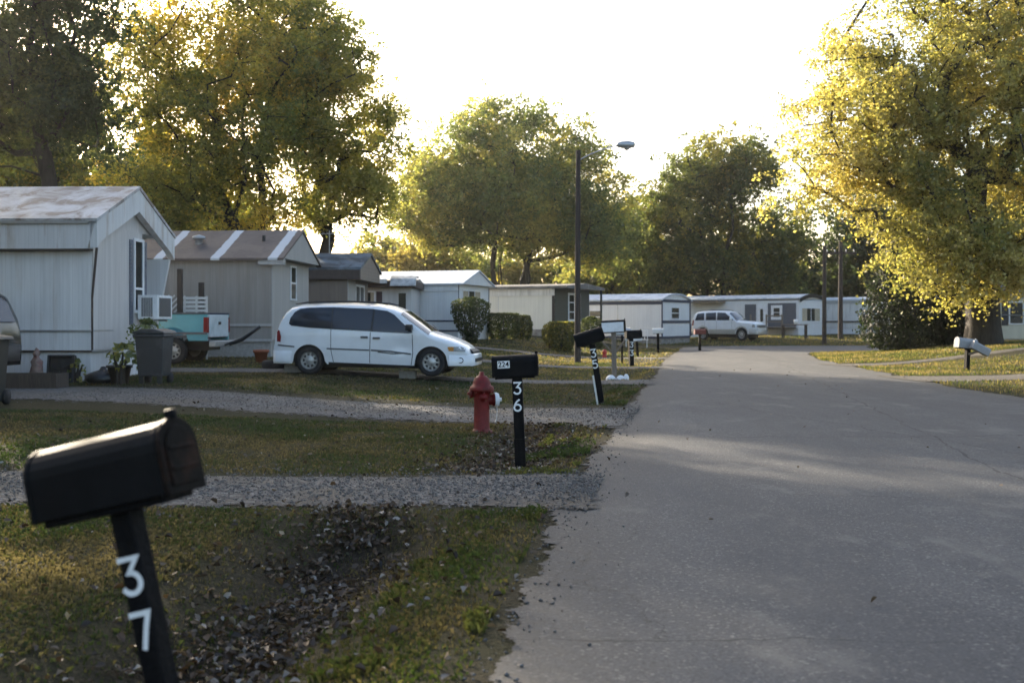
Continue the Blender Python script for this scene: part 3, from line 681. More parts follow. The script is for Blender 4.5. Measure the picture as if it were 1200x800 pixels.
# ------------------------------------------------------------------ vehicles
class Car:
    """x from the tail (0) to the nose (L), z up, side surface y = W(x, z); local origin on the ground under the tail"""
    def __init__(s, L, hw, top, wheels, rw, belt, tumble, plan_f=(.9, .24), plan_r=(.4, .1), zb=.26, dents=(), zr=None):
        s.L, s.hw, s.top, s.wheels, s.rw, s.belt, s.tumble, s.pf, s.pr, s.zb, s.dents = L, hw, top, wheels, rw, belt, tumble, plan_f, plan_r, zb, dents
        s.zmax = max(z for x, z in top)
    def zt(s, x): return float(np.interp(x, [p[0] for p in s.top], [p[1] for p in s.top]))
    def W(s, x, z):
        w = s.hw
        if x > s.L - s.pf[0]: w *= 1 - s.pf[1] * ((x - (s.L - s.pf[0])) / s.pf[0]) ** 2.3
        if x < s.pr[0]: w *= 1 - s.pr[1] * ((s.pr[0] - x) / s.pr[0]) ** 2
        if z > s.belt: w *= 1 - s.tumble * ((z - s.belt) / (s.zmax - s.belt)) ** 1.25
        elif z < s.belt - .3: w *= 1 - .05 * ((s.belt - .3 - z) / .5) ** 2
        zt = s.zt(x); c = min(.16, (zt - s.zb) * .4)
        if z > zt - c: w *= max(.0, 1 - ((z - (zt - c)) / c) ** 2.6) ** (1 / 2.6)
        for dx, dz, r, a in s.dents: w -= a * math.exp(-((x - dx) ** 2 + ((z - dz) * 1.5) ** 2) / r ** 2)
        return w
    def zbot(s, x):
        z = s.zb + (.1 * max(0, (x - (s.L - .5)) / .5)) * 0
        for wx in s.wheels:
            r = s.rw * 1.17
            if abs(x - wx) < r: z = max(z, s.rw + math.sqrt(r * r - (x - wx) ** 2) - .02)
        return z
    def body(s, mat, root, name='body'):
        xs = set(np.round(np.linspace(0, s.L, 90), 4))
        for p in s.top: xs.add(round(p[0], 4))
        for w in s.wheels:
            for q in np.linspace(-1.17, 1.17, 25): xs.add(round(w + q * s.rw, 4))
        xs = sorted(x for x in xs if 0 <= x <= s.L); n = 22; m = 6
        rows = []
        for x in xs:
            zb, zt = s.zbot(x), s.zt(x); zb = min(zb, zt - .05); c = min(.16, (zt - s.zb) * .4); row = []
            zc = max(zb + .01, zt - c)
            zs = list(np.linspace(zb, zc, n - 8, endpoint=False)) + [zc + (zt - zc) * math.sin(math.pi / 2 * i / 8) for i in range(9)]
            for z in zs: row.append((s.W(x, z), z))
            w = row[-1][0]
            row[-1] = (max(0, row[-1][0]), zt)
            rows.append((x, row))
        vs = []; k = len(rows[0][1])
        for x, row in rows:
            vs += [(x, -y, z) for y, z in row] + [(x, y, z) for y, z in reversed(row)]
        kk = 2 * k; fs = []
        for i in range(len(rows) - 1):
            for j in range(kk - 1): fs.append((i * kk + j, (i + 1) * kk + j, (i + 1) * kk + j + 1, i * kk + j + 1))
        fs.append(tuple(range(kk))); last = (len(rows) - 1) * kk; fs.append(tuple(range(last + kk - 1, last - 1, -1)))
        mb = MB(); mb.add(vs, fs, True); o = mb.build(name, mat, root)
        return o
    def patch(s, name, pts, mat, root, off=.010, side=-1, cuts=3, thick=.0):
        """a flat outline in (x, z) laid on the side surface"""
        bm = bmesh.new(); vs = [bm.verts.new((x, 0, z)) for x, z in pts]; f = bm.faces.new(vs)
        r = bmesh.ops.triangulate(bm, faces=[f])
        for _ in range(cuts + 2): bmesh.ops.subdivide_edges(bm, edges=[e for e in bm.edges if e.calc_length() > .08], cuts=1, use_grid_fill=False); bmesh.ops.triangulate(bm, faces=[q for q in bm.faces if len(q.verts) > 3])
        for v in bm.verts: v.co.y = side * (s.W(v.co.x, v.co.z) + off)
        bmesh.ops.recalc_face_normals(bm, faces=bm.faces)
        if side < 0 and sum(q.normal.y for q in bm.faces) > 0 or side > 0 and sum(q.normal.y for q in bm.faces) < 0: bmesh.ops.reverse_faces(bm, faces=bm.faces)
        for q in bm.faces: q.smooth = True
        me = bpy.data.meshes.new(name); bm.to_mesh(me); bm.free(); return link(name, me, mat, root)
    def both(s, name, pts, mat, root, **k):
        return [s.patch(name, pts, mat, root, side=sd, **k) for sd in (-1, 1)]
    def line(s, name, pts, w, mat, root, off=.005, side=-1):
        """a narrow strip along a polyline on the side surface"""
        mb = MB(); P2 = []
        for a, b in zip(pts[:-1], pts[1:]):
            n = max(1, int(math.hypot(b[0] - a[0], b[1] - a[1]) / .06))
            P2 += [(a[0] + (b[0] - a[0]) * i / n, a[1] + (b[1] - a[1]) * i / n) for i in range(n)]
        P2.append(pts[-1]); vs = []
        for i, (x, z) in enumerate(P2):
            a = P2[max(i - 1, 0)]; b = P2[min(i + 1, len(P2) - 1)]; l = math.hypot(b[0] - a[0], b[1] - a[1]) or 1; nx_, nz_ = -(b[1] - a[1]) / l * w / 2, (b[0] - a[0]) / l * w / 2
            for sg in (1, -1):
                X, Z = x + nx_ * sg, z + nz_ * sg; vs.append((X, side * (s.W(X, Z) + off), Z))
        mb.add(vs, [(2 * i, 2 * i + 1, 2 * i + 3, 2 * i + 2) for i in range(len(P2) - 1)]); return mb.build(name, mat, root)
    def top_patch(s, name, x0, x1, inset, mat, root, off=.008, nx=10, nyy=10):
        vs = []
        for i in range(nx + 1):
            x = x0 + (x1 - x0) * i / nx; zt = s.zt(x); c = .16; wt = s.W(x, zt - c)
            for j in range(nyy + 1):
                y = (j / nyy * 2 - 1) * (wt - inset); z = zt - c + c * max(0, 1 - (abs(y) / wt) ** 2.6) ** (1 / 2.6)
                vs.append((x, y, z + off))
        mb = MB(); mb.add(vs, [(i * (nyy + 1) + j, (i + 1) * (nyy + 1) + j, (i + 1) * (nyy + 1) + j + 1, i * (nyy + 1) + j + 1) for i in range(nx) for j in range(nyy)], True)
        return mb.build(name, mat, root)
    def wheel(s, x, side, root, rimmat):
        r = s.rw; wd = .2; e = empty_part = None
        y0 = side * (s.hw * .965)
        t = MB(); sg = -side
        t.lathe([(r * .62, y0), (r * .80, y0 + side * .012), (r * .93, y0 + side * .008), (r, y0 + sg * .03), (r, y0 + sg * (wd - .03)), (r * .92, y0 + sg * wd), (r * .6, y0 + sg * wd)], 'Y', 32, (x, 0, r))
        w = t.build('wheel', M['tyre'], root)
        m = MB(); m.lathe([(r * .64, y0 + side * .004), (r * .60, y0 + sg * .015), (r * .56, y0 + sg * .05), (r * .30, y0 + sg * .02), (r * .16, y0 + side * .004), (.001, y0 + side * .006)], 'Y', 30, (x, 0, r))
        for k in range(9):
            q = 2 * math.pi * k / 9; c_, s_ = math.cos(q), math.sin(q); A = [(x + c_ * a * r - s_ * b * r, r + s_ * a * r + c_ * b * r) for a, b in ((.3, -.05), (.56, -.06), (.56, .06), (.3, .05))]
            m.prism(A, y0 + sg * .008, y0 + sg * .04, 'Y')
        m.build('rim', rimmat, w)
        m = MB(); m.lathe([(r * .50, y0 + sg * .034), (r * .47, y0 + sg * .024), (r * .37, y0 + sg * .018), (r * .34, y0 + sg * .026)], 'Y', 30, (x, 0, r)); m.build('rim_slot', M['trimblack'], w)
    def under(s, root):
        m = MB().box(.5, s.L - .5, -s.hw * .86, s.hw * .86, s.zb + .02, s.zb + .5)
        m.box(.5, s.L - .6, -s.hw * .7, s.hw * .7, .18, s.zb + .02)
        m.build('underbody', M['trimblack'], root)

def vz(zx, zy):        # outline points read off the photograph, as metres along and above the van
    return ((300 + zx / 3.637 - 322) * .0209, (439.5 - (260 + zy / 3.637)) * .0209)
van = Car(4.98, .98, [(0, .60), (.03, .80), (.07, 1.05), (.17, 1.33), (.30, 1.56), (.42, 1.66), (.62, 1.71), (1.1, 1.745), (1.9, 1.76), (2.6, 1.735), (2.98, 1.665), (3.2, 1.58), (3.6, 1.31), (3.95, 1.07), (4.1, 1.02), (4.35, .955), (4.62, .86), (4.8, .76), (4.90, .66), (4.96, .52), (4.98, .46)],
          [.94, 4.0], .345, .98, .17, dents=[(3.25, .70, .22, .045), (2.9, .62, .16, .02)])
pv = GP(333, 26.2); pv = Vector((pv.x, 26.2, hgt(-5, 26.2)))
VA = R(-6)
vr = empty('minivan', pv, VA, 'white minivan with dark tinted windows and dented front door on the grass', 'minivan', rot=(0, R(.7), VA))
vr.scale = (.955, .955, .975)
van.body(M['carwhite'], vr); van.under(vr)
for wx in van.wheels:
    for sd in (-1, 1): van.wheel(wx, sd, vr, M['rim'])
van.both('window', [vz(*p) for p in [(152, 440), (157, 416), (174, 391), (198, 376), (232, 371), (339, 368), (339, 460), (240, 455), (165, 448)]], M['carglass'], vr)
van.both('window', [vz(*p) for p in [(344, 368), (520, 373), (512, 467), (344, 460)]], M['carglass'], vr)
van.both('window', [vz(*p) for p in [(528, 375), (580, 381), (612, 396), (650, 430), (698, 470), (680, 474), (519, 468)]], M['carglass'], vr)
van.both('pillar_trim', [vz(*p) for p in [(338.5, 368), (345, 368), (345, 460), (338.5, 460)]], M['trimblack'], vr, off=.0085)
van.both('pillar_trim', [vz(*p) for p in [(519, 373), (529, 375), (520, 468), (511, 467)]], M['trimblack'], vr, off=.0085)
van.line('door_seam', [vz(339, 460), vz(340, 545), vz(352, 600)], .014, M['trimblack'], vr)
van.line('door_seam', [vz(512, 470), vz(510, 600)], .016, M['trimblack'], vr)
van.line('door_seam', [vz(694, 478), vz(697, 560), vz(690, 606)], .016, M['trimblack'], vr)
for sd in (-1, 1):
    van.line('side_moulding', [vz(104, 530), vz(180, 536)], .035, M['trimgrey'], vr, off=.012, side=sd)
    van.line('side_moulding', [vz(322, 542), vz(508, 546)], .035, M['trimgrey'], vr, off=.012, side=sd)
    van.line('side_moulding', [vz(516, 546), vz(600, 550), vz(690, 560)], .04, M['trimgrey'], vr, off=.012, side=sd)
    van.line('rocker_trim', [vz(330, 603), vz(690, 612)], .05, M['trimblack'], vr, off=.004, side=sd)
van.line('crumple_line', [vz(545, 553), vz(612, 560), vz(672, 556)], .03, M['trimgrey'], vr, off=.004)  # dark grey strip standing in for the crumple lines of the dent
for a, b in ((474, 492), (527, 495)):
    hx, hz = vz(a + 12, b); y = van.W(hx, hz); MB().box(hx - .09, hx + .09, -y - .035, -y + .01, hz - .025, hz + .025).build('door_handle', M['trimgrey'], vr, .01)
mx, mz = vz(682, 452); y = van.W(mx, mz); MB().box(mx - .08, mx + .08, -y - .2, -y + .02, mz - .05, mz + .09).build('mirror', M['trimblack'], vr, .03)
MB().box(mx - .08, mx + .08, y - .02, y + .2, mz - .05, mz + .09).build('mirror', M['trimblack'], vr, .03)
van.both('tail_light', [vz(*p) for p in [(99, 462), (112, 470), (119, 494), (117, 517), (99, 515)]], M['taillight'], vr, off=.008)
van.both('headlight', [vz(*p) for p in [(846, 528), (900, 526), (918, 534), (920, 548), (852, 545)]], M['lamp'], vr, off=.01)
van.both('turn_signal', [vz(*p) for p in [(846, 528), (872, 527), (872, 545), (852, 545)]], M['amber'], vr, off=.016)
MB().prism([(4.90, .66), (4.985, .60), (4.99, .50), (4.95, .5)], -.55, .55, 'Y').build('grille', M['trimblack'], vr)
def bumper(car, x0, x1, z0, z1, mat, root, off=.03, name='bumper'):
    vs = []; fs = []; xs = np.linspace(x0, x1, 14)
    L = car.L; mb = MB()
    half = [(x, car.W(min(max(x, .02), L - .02), z0 + .08) + off) for x in xs]
    front = x1 > L / 2
    tip = [(L + .06 if front else -.06, car.W(L - .04 if front else .04, z0 + .08) * .80)]
    path = (half + tip) if front else (half[::-1] + tip)
    ring = [(x, -y) for x, y in path] + [(x, y) for x, y in path[::-1]]
    n = len(ring)
    vs = [(x, y, z0) for x, y in ring] + [(x, y, z0 + .03) for x, y in ring] + [(x, y, z1) for x, y in ring] + [(x * .995 if front else x + .04, y * .97, z1 + .03) for x, y in ring]
    for l in range(3): fs += [(l * n + i, l * n + (i + 1) % n, (l + 1) * n + (i + 1) % n, (l + 1) * n + i) for i in range(n - 1)]
    fs.append(tuple(range(3 * n, 4 * n)))
    mb.add(vs, fs, True); return mb.build(name, mat, root)
bumper(van, 4.44, 4.96, .27, .52, M['carwhite'], vr, .02); bumper(van, .04, .50, .30, .56, M['carwhite'], vr, .02)
MB().box(4.98, 5.06, -.6, .6, .36, .44).build('bumper_insert', M['trimblack'], vr)
bm_ = MB(); fy = van.W(4.75, .40)
bm_.lathe([(.07, -fy - .045), (.05, -fy - .03)], 'Y', 14, (4.72, 0, .40)); bm_.build('fog_light', M['trimblack'], vr)
van.top_patch('windscreen', 3.22, 3.93, .05, M['carglass'], vr)
for y in (-.68, .68):
    pts = [(x, y, van.zt(x) + .025) for x in (.5, .8, 1.4, 2.0, 2.6, 2.85)]
    MB().tube(pts, [.012, .022, .022, .022, .022, .012], 6).build('roof_rail', M['trimblack'], vr)
for x in (1.0, 2.3): MB().box(x, x + .05, -.66, .66, van.zt(x) + .03, van.zt(x) + .05).build('roof_bar', M['trimblack'], vr)
for x in (3.0, 3.4): MB().tube([(4.0, .1 if x > 3.2 else -.5, 1.09), (3.75, .6 if x > 3.2 else 0, 1.23)], .008, 5).build('wiper', M['trimblack'], vr)

# white suv at the far turn
def make_suv(name, loc, rz, label, group, up, low):
    c = Car(5.2, 1.0, [(0, .9), (.03, 1.15), (.10, 1.4), (.28, 1.78), (.42, 1.86), (.8, 1.92), (1.8, 1.95), (2.7, 1.92), (3.0, 1.84), (3.30, 1.62), (3.62, 1.33), (3.85, 1.29), (4.5, 1.25), (4.9, 1.19), (5.08, 1.10), (5.16, .86), (5.2, .62)],
            [.98, 4.05], .4, 1.2, .15, plan_f=(.7, .14), zb=.42)
    r = empty(name, loc, rz, label, 'suv', group)
    c.body(up, r); c.under(r)
    for wx in c.wheels:
        for sd in (-1, 1): c.wheel(wx, sd, r, M['rim'])
    c.both('window', [(.34, 1.28), (.50, 1.72), (1.05, 1.77), (1.10, 1.30)], M['carglass'], r)
    c.both('window', [(1.22, 1.30), (1.18, 1.77), (2.02, 1.80), (2.05, 1.30)], M['carglass'], r)
    c.both('window', [(2.12, 1.30), (2.10, 1.80), (2.72, 1.78), (3.30, 1.42), (3.42, 1.30)], M['carglass'], r)
    for sd in (-1, 1):
        for x in (1.14, 2.08, 3.3): c.line('door_seam', [(x, 1.26), (x + .01, .5)], .014, M['trimgrey'], r, side=sd)
        c.patch('lower_cladding', [(1.48, .44), (3.55, .44), (3.52, .72), (1.5, .72)], low, r, off=.015, side=sd)
        c.patch('wheel_flare', [(.40, .62), (.62, .84), (.95, .96), (1.3, .86), (1.5, .62), (1.46, .56), (1.24, .80), (.95, .89), (.68, .78), (.46, .56)], low, r, off=.012, side=sd)
        c.patch('wheel_flare', [(3.47, .62), (3.69, .84), (4.02, .96), (4.37, .86), (4.57, .62), (4.53, .56), (4.31, .80), (4.02, .89), (3.75, .78), (3.53, .56)], low, r, off=.012, side=sd)
        y = c.W(3.2, 1.4); MB().box(3.2, 3.32, sd * y, sd * (y + .24), 1.3, 1.5).build('mirror', up, r, .03)
        for x in (1.95, 2.98): yy = c.W(x, 1.12); MB().box(x - .09, x + .06, sd * (yy - .01), sd * (yy + .03), 1.1, 1.14).build('door_handle', up, r)
        c.patch('tail_light', [(.05, .95), (.2, .95), (.26, 1.3), (.14, 1.3)], M['taillight'], r, off=.01, side=sd)
        c.patch('headlight', [(4.85, .86), (5.14, .84), (5.12, 1.0), (4.9, 1.06)], M['lamp'], r, off=.01, side=sd)
        MB().box(5.17, 5.215, sd * .52, sd * .82, .84, 1.0).build('headlight', M['lamp'], r, .02)
    g_ = MB().box(5.18, 5.21, -.48, .48, .82, 1.0)
    for i in range(4): g_.box(5.21, 5.222, -.46, .46, .84 + i * .045, .86 + i * .045)
    g_.build('grille', M['trimgrey'], r)
    bumper(c, 4.62, 5.16, .46, .74, low, r, .03); bumper(c, .04, .5, .5, .78, low, r, .03)
    c.top_patch('windscreen', 3.04, 3.68, .08, M['carglass'], r)
    MB().prism([(.035, 1.22), (.105, 1.38), (.25, 1.70), (.235, 1.71), (.09, 1.39), (.02, 1.23)], -.72, .72, 'Y').build('rear_window', M['carglass'], r)
    for y in (-.74, .74): MB().tube([(x, y, c.zt(x) + .03) for x in (.6, 1.0, 1.8, 2.6)], [.012, .022, .022, .012], 6).build('roof_rail', M['trimgrey'], r)
    return r
sv = GP(817, 76)
make_suv('suv', (sv.x, 76, hgt(sv.x, 76)), R(-36), 'white suv with tan lower cladding parked across the end of the lane', 'parked suvs', M['carwhite'], M['carsilver']).scale = (.94, 1, 1.08)
dv = make_suv('suv', (-9.42, 19.4, hgt(-9, 19.4)), R(180 - 6), 'dark suv cut off by the left edge of the photo', 'parked suvs', M['cardark'], M['trimblack'])
# dark car beyond, between the navy trimmed trailer and the white suv
sd_ = Car(4.6, .88, [(0, .72), (.05, .92), (.4, 1.0), (.8, 1.04), (1.3, 1.36), (1.7, 1.42), (2.4, 1.42), (2.7, 1.36), (3.3, .98), (3.6, .94), (4.2, .84), (4.5, .70), (4.6, .5)], [.85, 3.7], .31, .9, .2, zb=.24)
bc = GP(806, 82); br = empty('sedan', (bc.x - 3.6, 82, hgt(bc.x, 82) + .25), R(-12), 'blue grey sedan half hidden behind the white navy trimmed trailer', 'car')
sd_.body(M['carblue'], br); sd_.under(br)
for wx in sd_.wheels:
    for s_ in (-1, 1): sd_.wheel(wx, s_, br, M['rim'])
sd_.both('window', [(1.15, 1.0), (1.42, 1.32), (2.05, 1.36), (2.05, .99)], M['carglass'], br); sd_.both('window', [(2.12, .99), (2.12, 1.36), (2.62, 1.32), (3.15, .98)], M['carglass'], br)
sd_.top_patch('windscreen', 2.75, 3.25, .1, M['carglass'], br)

# turquoise pickup, tail to the right
pk = empty('pickup_truck', (0, 0, 0), 0, 'turquoise pickup with pale dented tailgate parked beside the ribbed trailer', 'pickup truck')
pc = Car(5.3, .93, [(2.02, 1.2), (2.06, 1.72), (2.2, 1.78), (3.0, 1.78), (3.15, 1.74), (3.6, 1.24), (3.75, 1.2), (4.6, 1.14), (5.1, 1.04), (5.25, .9), (5.3, .6)], [.95, 4.3], .36, 1.2, .16, zb=.5)
class _B(Car): pass
# cab and bonnet as a lofted shell from x = 2.02 forward
xs = [x for x in np.linspace(2.02, 5.3, 60)]
vs = []; k = 0
for x in xs:
    zb, zt = min(pc.zbot(x), pc.zt(x) - .05), pc.zt(x); row = [(pc.W(x, z), z) for z in list(np.linspace(zb, zt - .15, 10)) + [zt - .15 + .15 * math.sin(math.pi / 2 * i / 6) for i in range(1, 7)]]
    row[-1] = (max(0, row[-1][0]), zt); k = len(row)
    vs += [(x, -y, z) for y, z in row] + [(x, y, z) for y, z in row[::-1]]
kk = 2 * k; fs = [(i * kk + j, (i + 1) * kk + j, (i + 1) * kk + j + 1, i * kk + j + 1) for i in range(len(xs) - 1) for j in range(kk - 1)] + [tuple(range(kk)), tuple(range(len(vs) - 1, len(vs) - kk - 1, -1))]
mb = MB(); mb.add(vs, fs, True); mb.build('cab', M['carteal'], pk)
pc.both('window', [(2.2, 1.22), (2.25, 1.66), (3.05, 1.66), (3.4, 1.3), (3.45, 1.22)], M['carglass'], pk)
pc.top_patch('windscreen', 3.18, 3.58, .08, M['carglass'], pk)
prof = []
for i in range(9):
    z = .62 + .72 * i / 8; prof.append((z, .93 - .05 * (1 - math.sin(math.pi * (i / 8 * .8 + .15)))))
for sg in (-1, 1):
    poly = [(-.0, .62), (.52, .62), (.58, .80), (.72, .93), (.95, .98), (1.18, .93), (1.32, .80), (1.38, .62), (2.0, .62), (2.0, 1.34), (0, 1.34)]
    poly = [(x, z) for x, z in poly]
    MB().prism(poly, sg * .93, sg * .86, 'Y').build('bed_side', M['carteal'], pk, .02)
    MB().box(-.01, 2.0, sg * .95, sg * .84, 1.34, 1.385).build('bed_rail', M['trimgrey'] if sg > 0 else M['navy'], pk, .01)
    MB().box(-.015, .10, sg * .945, sg * .80, .84, 1.26).build('tail_light', M['taillight'], pk, .01)
    MB().box(.0, 1.98, sg * .955, sg * .928, .80, .86).build('side_moulding', M['trimgrey'], pk)
tg = MB().box(-.03, .04, -.79, .79, .72, 1.33).build('tailgate', M['carpale'], pk, .025)
MB().box(-.05, -.03, -.09, .09, 1.06, 1.14).build('handle', M['trimblack'], tg)
MB().box(.05, 2.0, -.85, .85, .70, .76).build('bed_floor', M['trimgrey'], pk)
MB().box(-.2, -.02, -.85, .85, .46, .62).build('bumper', M['greymetal'], pk, .02)
MB().box(.1, 4.9, -.45, .45, .36, .6).build('chassis', M['trimblack'], pk)
for wx in pc.wheels:
    for sg in (-1, 1): pc.wheel(wx, sg, pk, M['rim'])
MB().tube([(-.2, -.35, .5), (-.55, -.35, .62), (-1.05, -.4, 1.0)], .04, 7).tube([(-.2, .1, .5), (-.6, -.1, .66), (-1.05, -.4, 1.0)], .03, 7).build('tow_arm', M['trimblack'], pk)
pt = GP(256, 29.5)
pk.location = (pt.x, 29.5, hgt(pt.x, 30) - .02); pk.rotation_euler = (0, 0, R(180 - 3))
# the truck's own near side is its +y side once turned

def arc(cx, cy, rx, ry, a0, a1, n=12): return [(cx + rx * math.cos(R(a0 + (a1 - a0) * i / n)), cy + ry * math.sin(R(a0 + (a1 - a0) * i / n))) for i in range(n + 1)]
DIGITS = {'3': [(0, 1), (.6, 1), (.27, .60)] + arc(.27, .30, .31, .30, 80, -150), '7': [(0, 1), (.6, 1), (.42, .55), (.24, 0)],
          '6': [(.46, 1), (.25, .84), (.08, .58), (.0, .32)] + arc(.3, .29, .30, .28, 190, 505, 18), '5': [(.56, 1), (.1, 1), (.06, .58)] + arc(.26, .31, .33, .31, 110, -140)}
def painted_digit(ch, size, mat, parent, loc, tilt):
    p = [Vector((x * size - .3 * size, y * size - .5 * size)) for x, y in DIGITS[ch]]; w = size * .078; n = len(p); vs = []
    for i in range(n):
        a = (p[i] - p[i - 1]).normalized() if i else (p[1] - p[0]).normalized(); b = (p[i + 1] - p[i]).normalized() if i < n - 1 else a
        t = (a + b).normalized() if (a + b).length > .2 else a; k = w / max(.5, t.dot(a)); nn = Vector((-t.y, t.x)) * k * (1 + .12 * mnoise.noise(Vector((i * .9, size * 50, ord(ch)))))
        e = a * (-w * .5 if i == 0 else w * .5 if i == n - 1 else 0)
        vs += [(p[i] + nn + e), (p[i] - nn + e)]
    V = [(v.x, 0, v.y) for v in vs] + [(v.x, .002, v.y) for v in vs]; m = len(vs); fs = []
    for i in range(n - 1): fs += [(2 * i, 2 * i + 1, 2 * i + 3, 2 * i + 2), (m + 2 * i, m + 2 * i + 2, m + 2 * i + 3, m + 2 * i + 1), (2 * i, 2 * i + 2, m + 2 * i + 2, m + 2 * i), (2 * i + 1, m + 2 * i + 1, m + 2 * i + 3, 2 * i + 3)]
    mb = MB(); mb.add(V, fs); o = mb.build('number', mat, parent); o.location = loc; o.rotation_euler = (0, R(tilt), 0); return o

# ------------------------------------------------------------------ mailboxes
def dome(w, h, n=10, s=1.0):
    """cross section (y, z) of a mailbox: flat floor, straight sides, round top"""
    r = w / 2; st = h - r * .92
    pts = [(-r, 0), (r, 0)] + [(r * math.cos(q), st + r * .92 * math.sin(q)) for q in [math.pi * i / n for i in range(n + 1)]]
    return [(y * s, (z - h / 2) * s + h / 2) for y, z in pts]
def mailbox(name, label, top, post_h, lean, yaw, body=M['blackpaint'], postm=M['blackwood'], post_w=.09, L=.48, w=.17, h=.22, off=0.0, pitch=0.0, door=None, taper=1.0, digits=None, dsize=.12, dz=(.16, .35), square=False, group='kerbside mailboxes', fat=.003, roll=0):
    """top: world point of the post's top; the whole thing leans about its own y axis"""
    rot = Matrix.Rotation(yaw, 3, 'Z') @ Matrix.Rotation(lean, 3, 'Y') @ Matrix.Rotation(roll, 3, 'X')
    base = Vector(top) - rot @ Vector((0, 0, post_h))
    r = empty(name, base, 0, label, 'mailbox', group, rot=tuple(rot.to_euler()))
    hw = post_w / 2
    MB().box(-hw, hw, -hw, hw, -.25, post_h).build('post', postm, r, .006)
    b = empty_box = MB().box(-L / 2 + .02, L / 2 - .02, -w * .4, w * .4, -.022, -.002).build('mounting_board', postm, r, .004)
    b.location = (off, 0, post_h + .022); b.rotation_euler = (0, pitch, 0)
    bx = MB()
    pr = dome(w, h) if not square else [(-w / 2, 0), (w / 2, 0), (w / 2, h * .8), (0, h), (-w / 2, h * .8)]
    n = len(pr)
    vs = [(-L / 2, y, z) for y, z in pr] + [(L / 2, y, z) for y, z in pr]
    bx.add(vs, [tuple(range(n - 1, -1, -1)), tuple(range(n, 2 * n))]); bx.add(vs, [(i, (i + 1) % n, n + (i + 1) % n, n + i) for i in range(n)])
    # rolled rims
    big = [(y * 1.035, (z - h / 2) * 1.03 + h / 2) for y, z in pr]
    bx.prism(big, -L / 2 - .006, -L / 2 + .012); bx.prism(big, L / 2 - .022, L / 2 - .004)
    o = bx.build('box', body, r, .003); o.location = (off, 0, post_h + .022); o.rotation_euler = (0, pitch, 0)
    me = o.data
    d = MB(); bigd = [(y * 1.07, (z - h / 2) * 1.06 + h / 2) for y, z in pr]
    d.prism(bigd, L / 2 + .0, L / 2 + .014); ins = [(y * .82, (z - h / 2) * .82 + h / 2) for y, z in pr]; d.prism(ins, L / 2 + .0145, L / 2 + .020)
    for z in (.32, .6): d.box(L / 2 + .019, L / 2 + .025, -w * .36, w * .36, h * z - .006, h * z + .006)
    dd = d.build('door', door or body, r, .003); dd.location = (off, 0, post_h + .022); dd.rotation_euler = (0, pitch, 0)
    hd = MB().box(L / 2 - .01, L / 2 + .022, -.012, .012, h * 1.0, h + .028).build('handle', body, dd, .005)
    if digits:
        for i, ch in enumerate(digits):
            painted_digit(ch, dsize * .74, M['whitenum'], r, (random.uniform(-.005, .005), -hw - .0045, post_h - dz[0] - i * (dz[1] - dz[0])), random.uniform(-3, 5))
    return r, o
# 37: nearest, leaning
mailbox('mailbox', 'nearest black mailbox on leaning post with white numbers 37', P(148, 598, 3.12), 1.12, R(-13.5), R(-15), off=-.022, digits='37', dsize=.135, dz=(.185, .345), door=M['rustdoor'], L=.45, w=.18, h=.208, post_w=.07)
# 36 with 224 label
top = P(606, 443, 11.0)
r36, b36 = mailbox('mailbox', 'black mailbox marked 224 on post numbered 36 beside the red hydrant', top, 1.0, R(-2.4), R(-3), off=-.02, digits='36', dsize=.155, dz=(.10, .275), L=.45, w=.17, h=.22, pitch=R(-.6), post_w=.105)
pl = MB().box(-.17, -.045, -.089, -.0855, .09, .165).build('number_plate', M['whitenum'], b36)
text_mesh('plate_number', '224', .075, M['blackpaint'], pl, (-.108, -.0905, .127), (R(90), 0, 0), fat=.001)
MB().box(-.055, .055, -.065, -.0535, -.1, .38).build('post_splint', M['blackwood'], r36)
# 35
top = P(694, 403, 19.6)
r35, b35 = mailbox('mailbox', 'black tilted mailbox on leaning post numbered 35 with a pale strip', top, 1.02, R(-9), R(-6), off=-.02, digits='35', dsize=.19, dz=(.17, .37), L=.52, w=.2, h=.24, pitch=R(-9), post_w=.11)
MB().box(-.09, -.058, -.05, -.02, -.2, .45).build('pale_strip', M['rail'], r35)
# white mailbox on wooden post
top = P(719, 390, 28.5)
rw_, bw = mailbox('mailbox', 'white mailbox with dark lid on brown wooden post with vines', top, 1.18, R(-1), R(-4), body=M['blackpaint'], postm=M['weathered'], L=.62, w=.26, h=.32, off=.0, post_w=.13, pitch=R(-2))
MB().box(-.31, .27, -.139, -.133, .01, .26).build('side_plate', M['whitemetal'], bw)
MB().tube([(-.3, 0, .95), (0, 0, .6)], .03, 6).tube([(.3, 0, .98), (0, 0, .6)], .03, 6).build('brace', M['weathered'], rw_)
for dx, s_ in ((-.14, .8), (.12, .7), (.27, .45)):
    q = Vector((GP(722, 28.3).x + dx, 28.3, 0)); st = MB().lathe([(.001, -.05), (.17 * s_, -.03), (.19 * s_, .05), (.15 * s_, .15), (.07 * s_, .2), (.001, .21)], n=9)
    o = st.build('painted_rock', M['whitemetal']); o.location = (q.x, q.y, hgt(q.x, q.y)); o.rotation_euler = (0, 0, dx * 9)
    tag(o, {-.14: 'larger white painted rock left of the wooden mailbox post', .12: 'white painted rock right of the wooden mailbox post', .27: 'smallest white painted rock by the wooden mailbox post'}[dx], 'rock', 'white painted rocks')
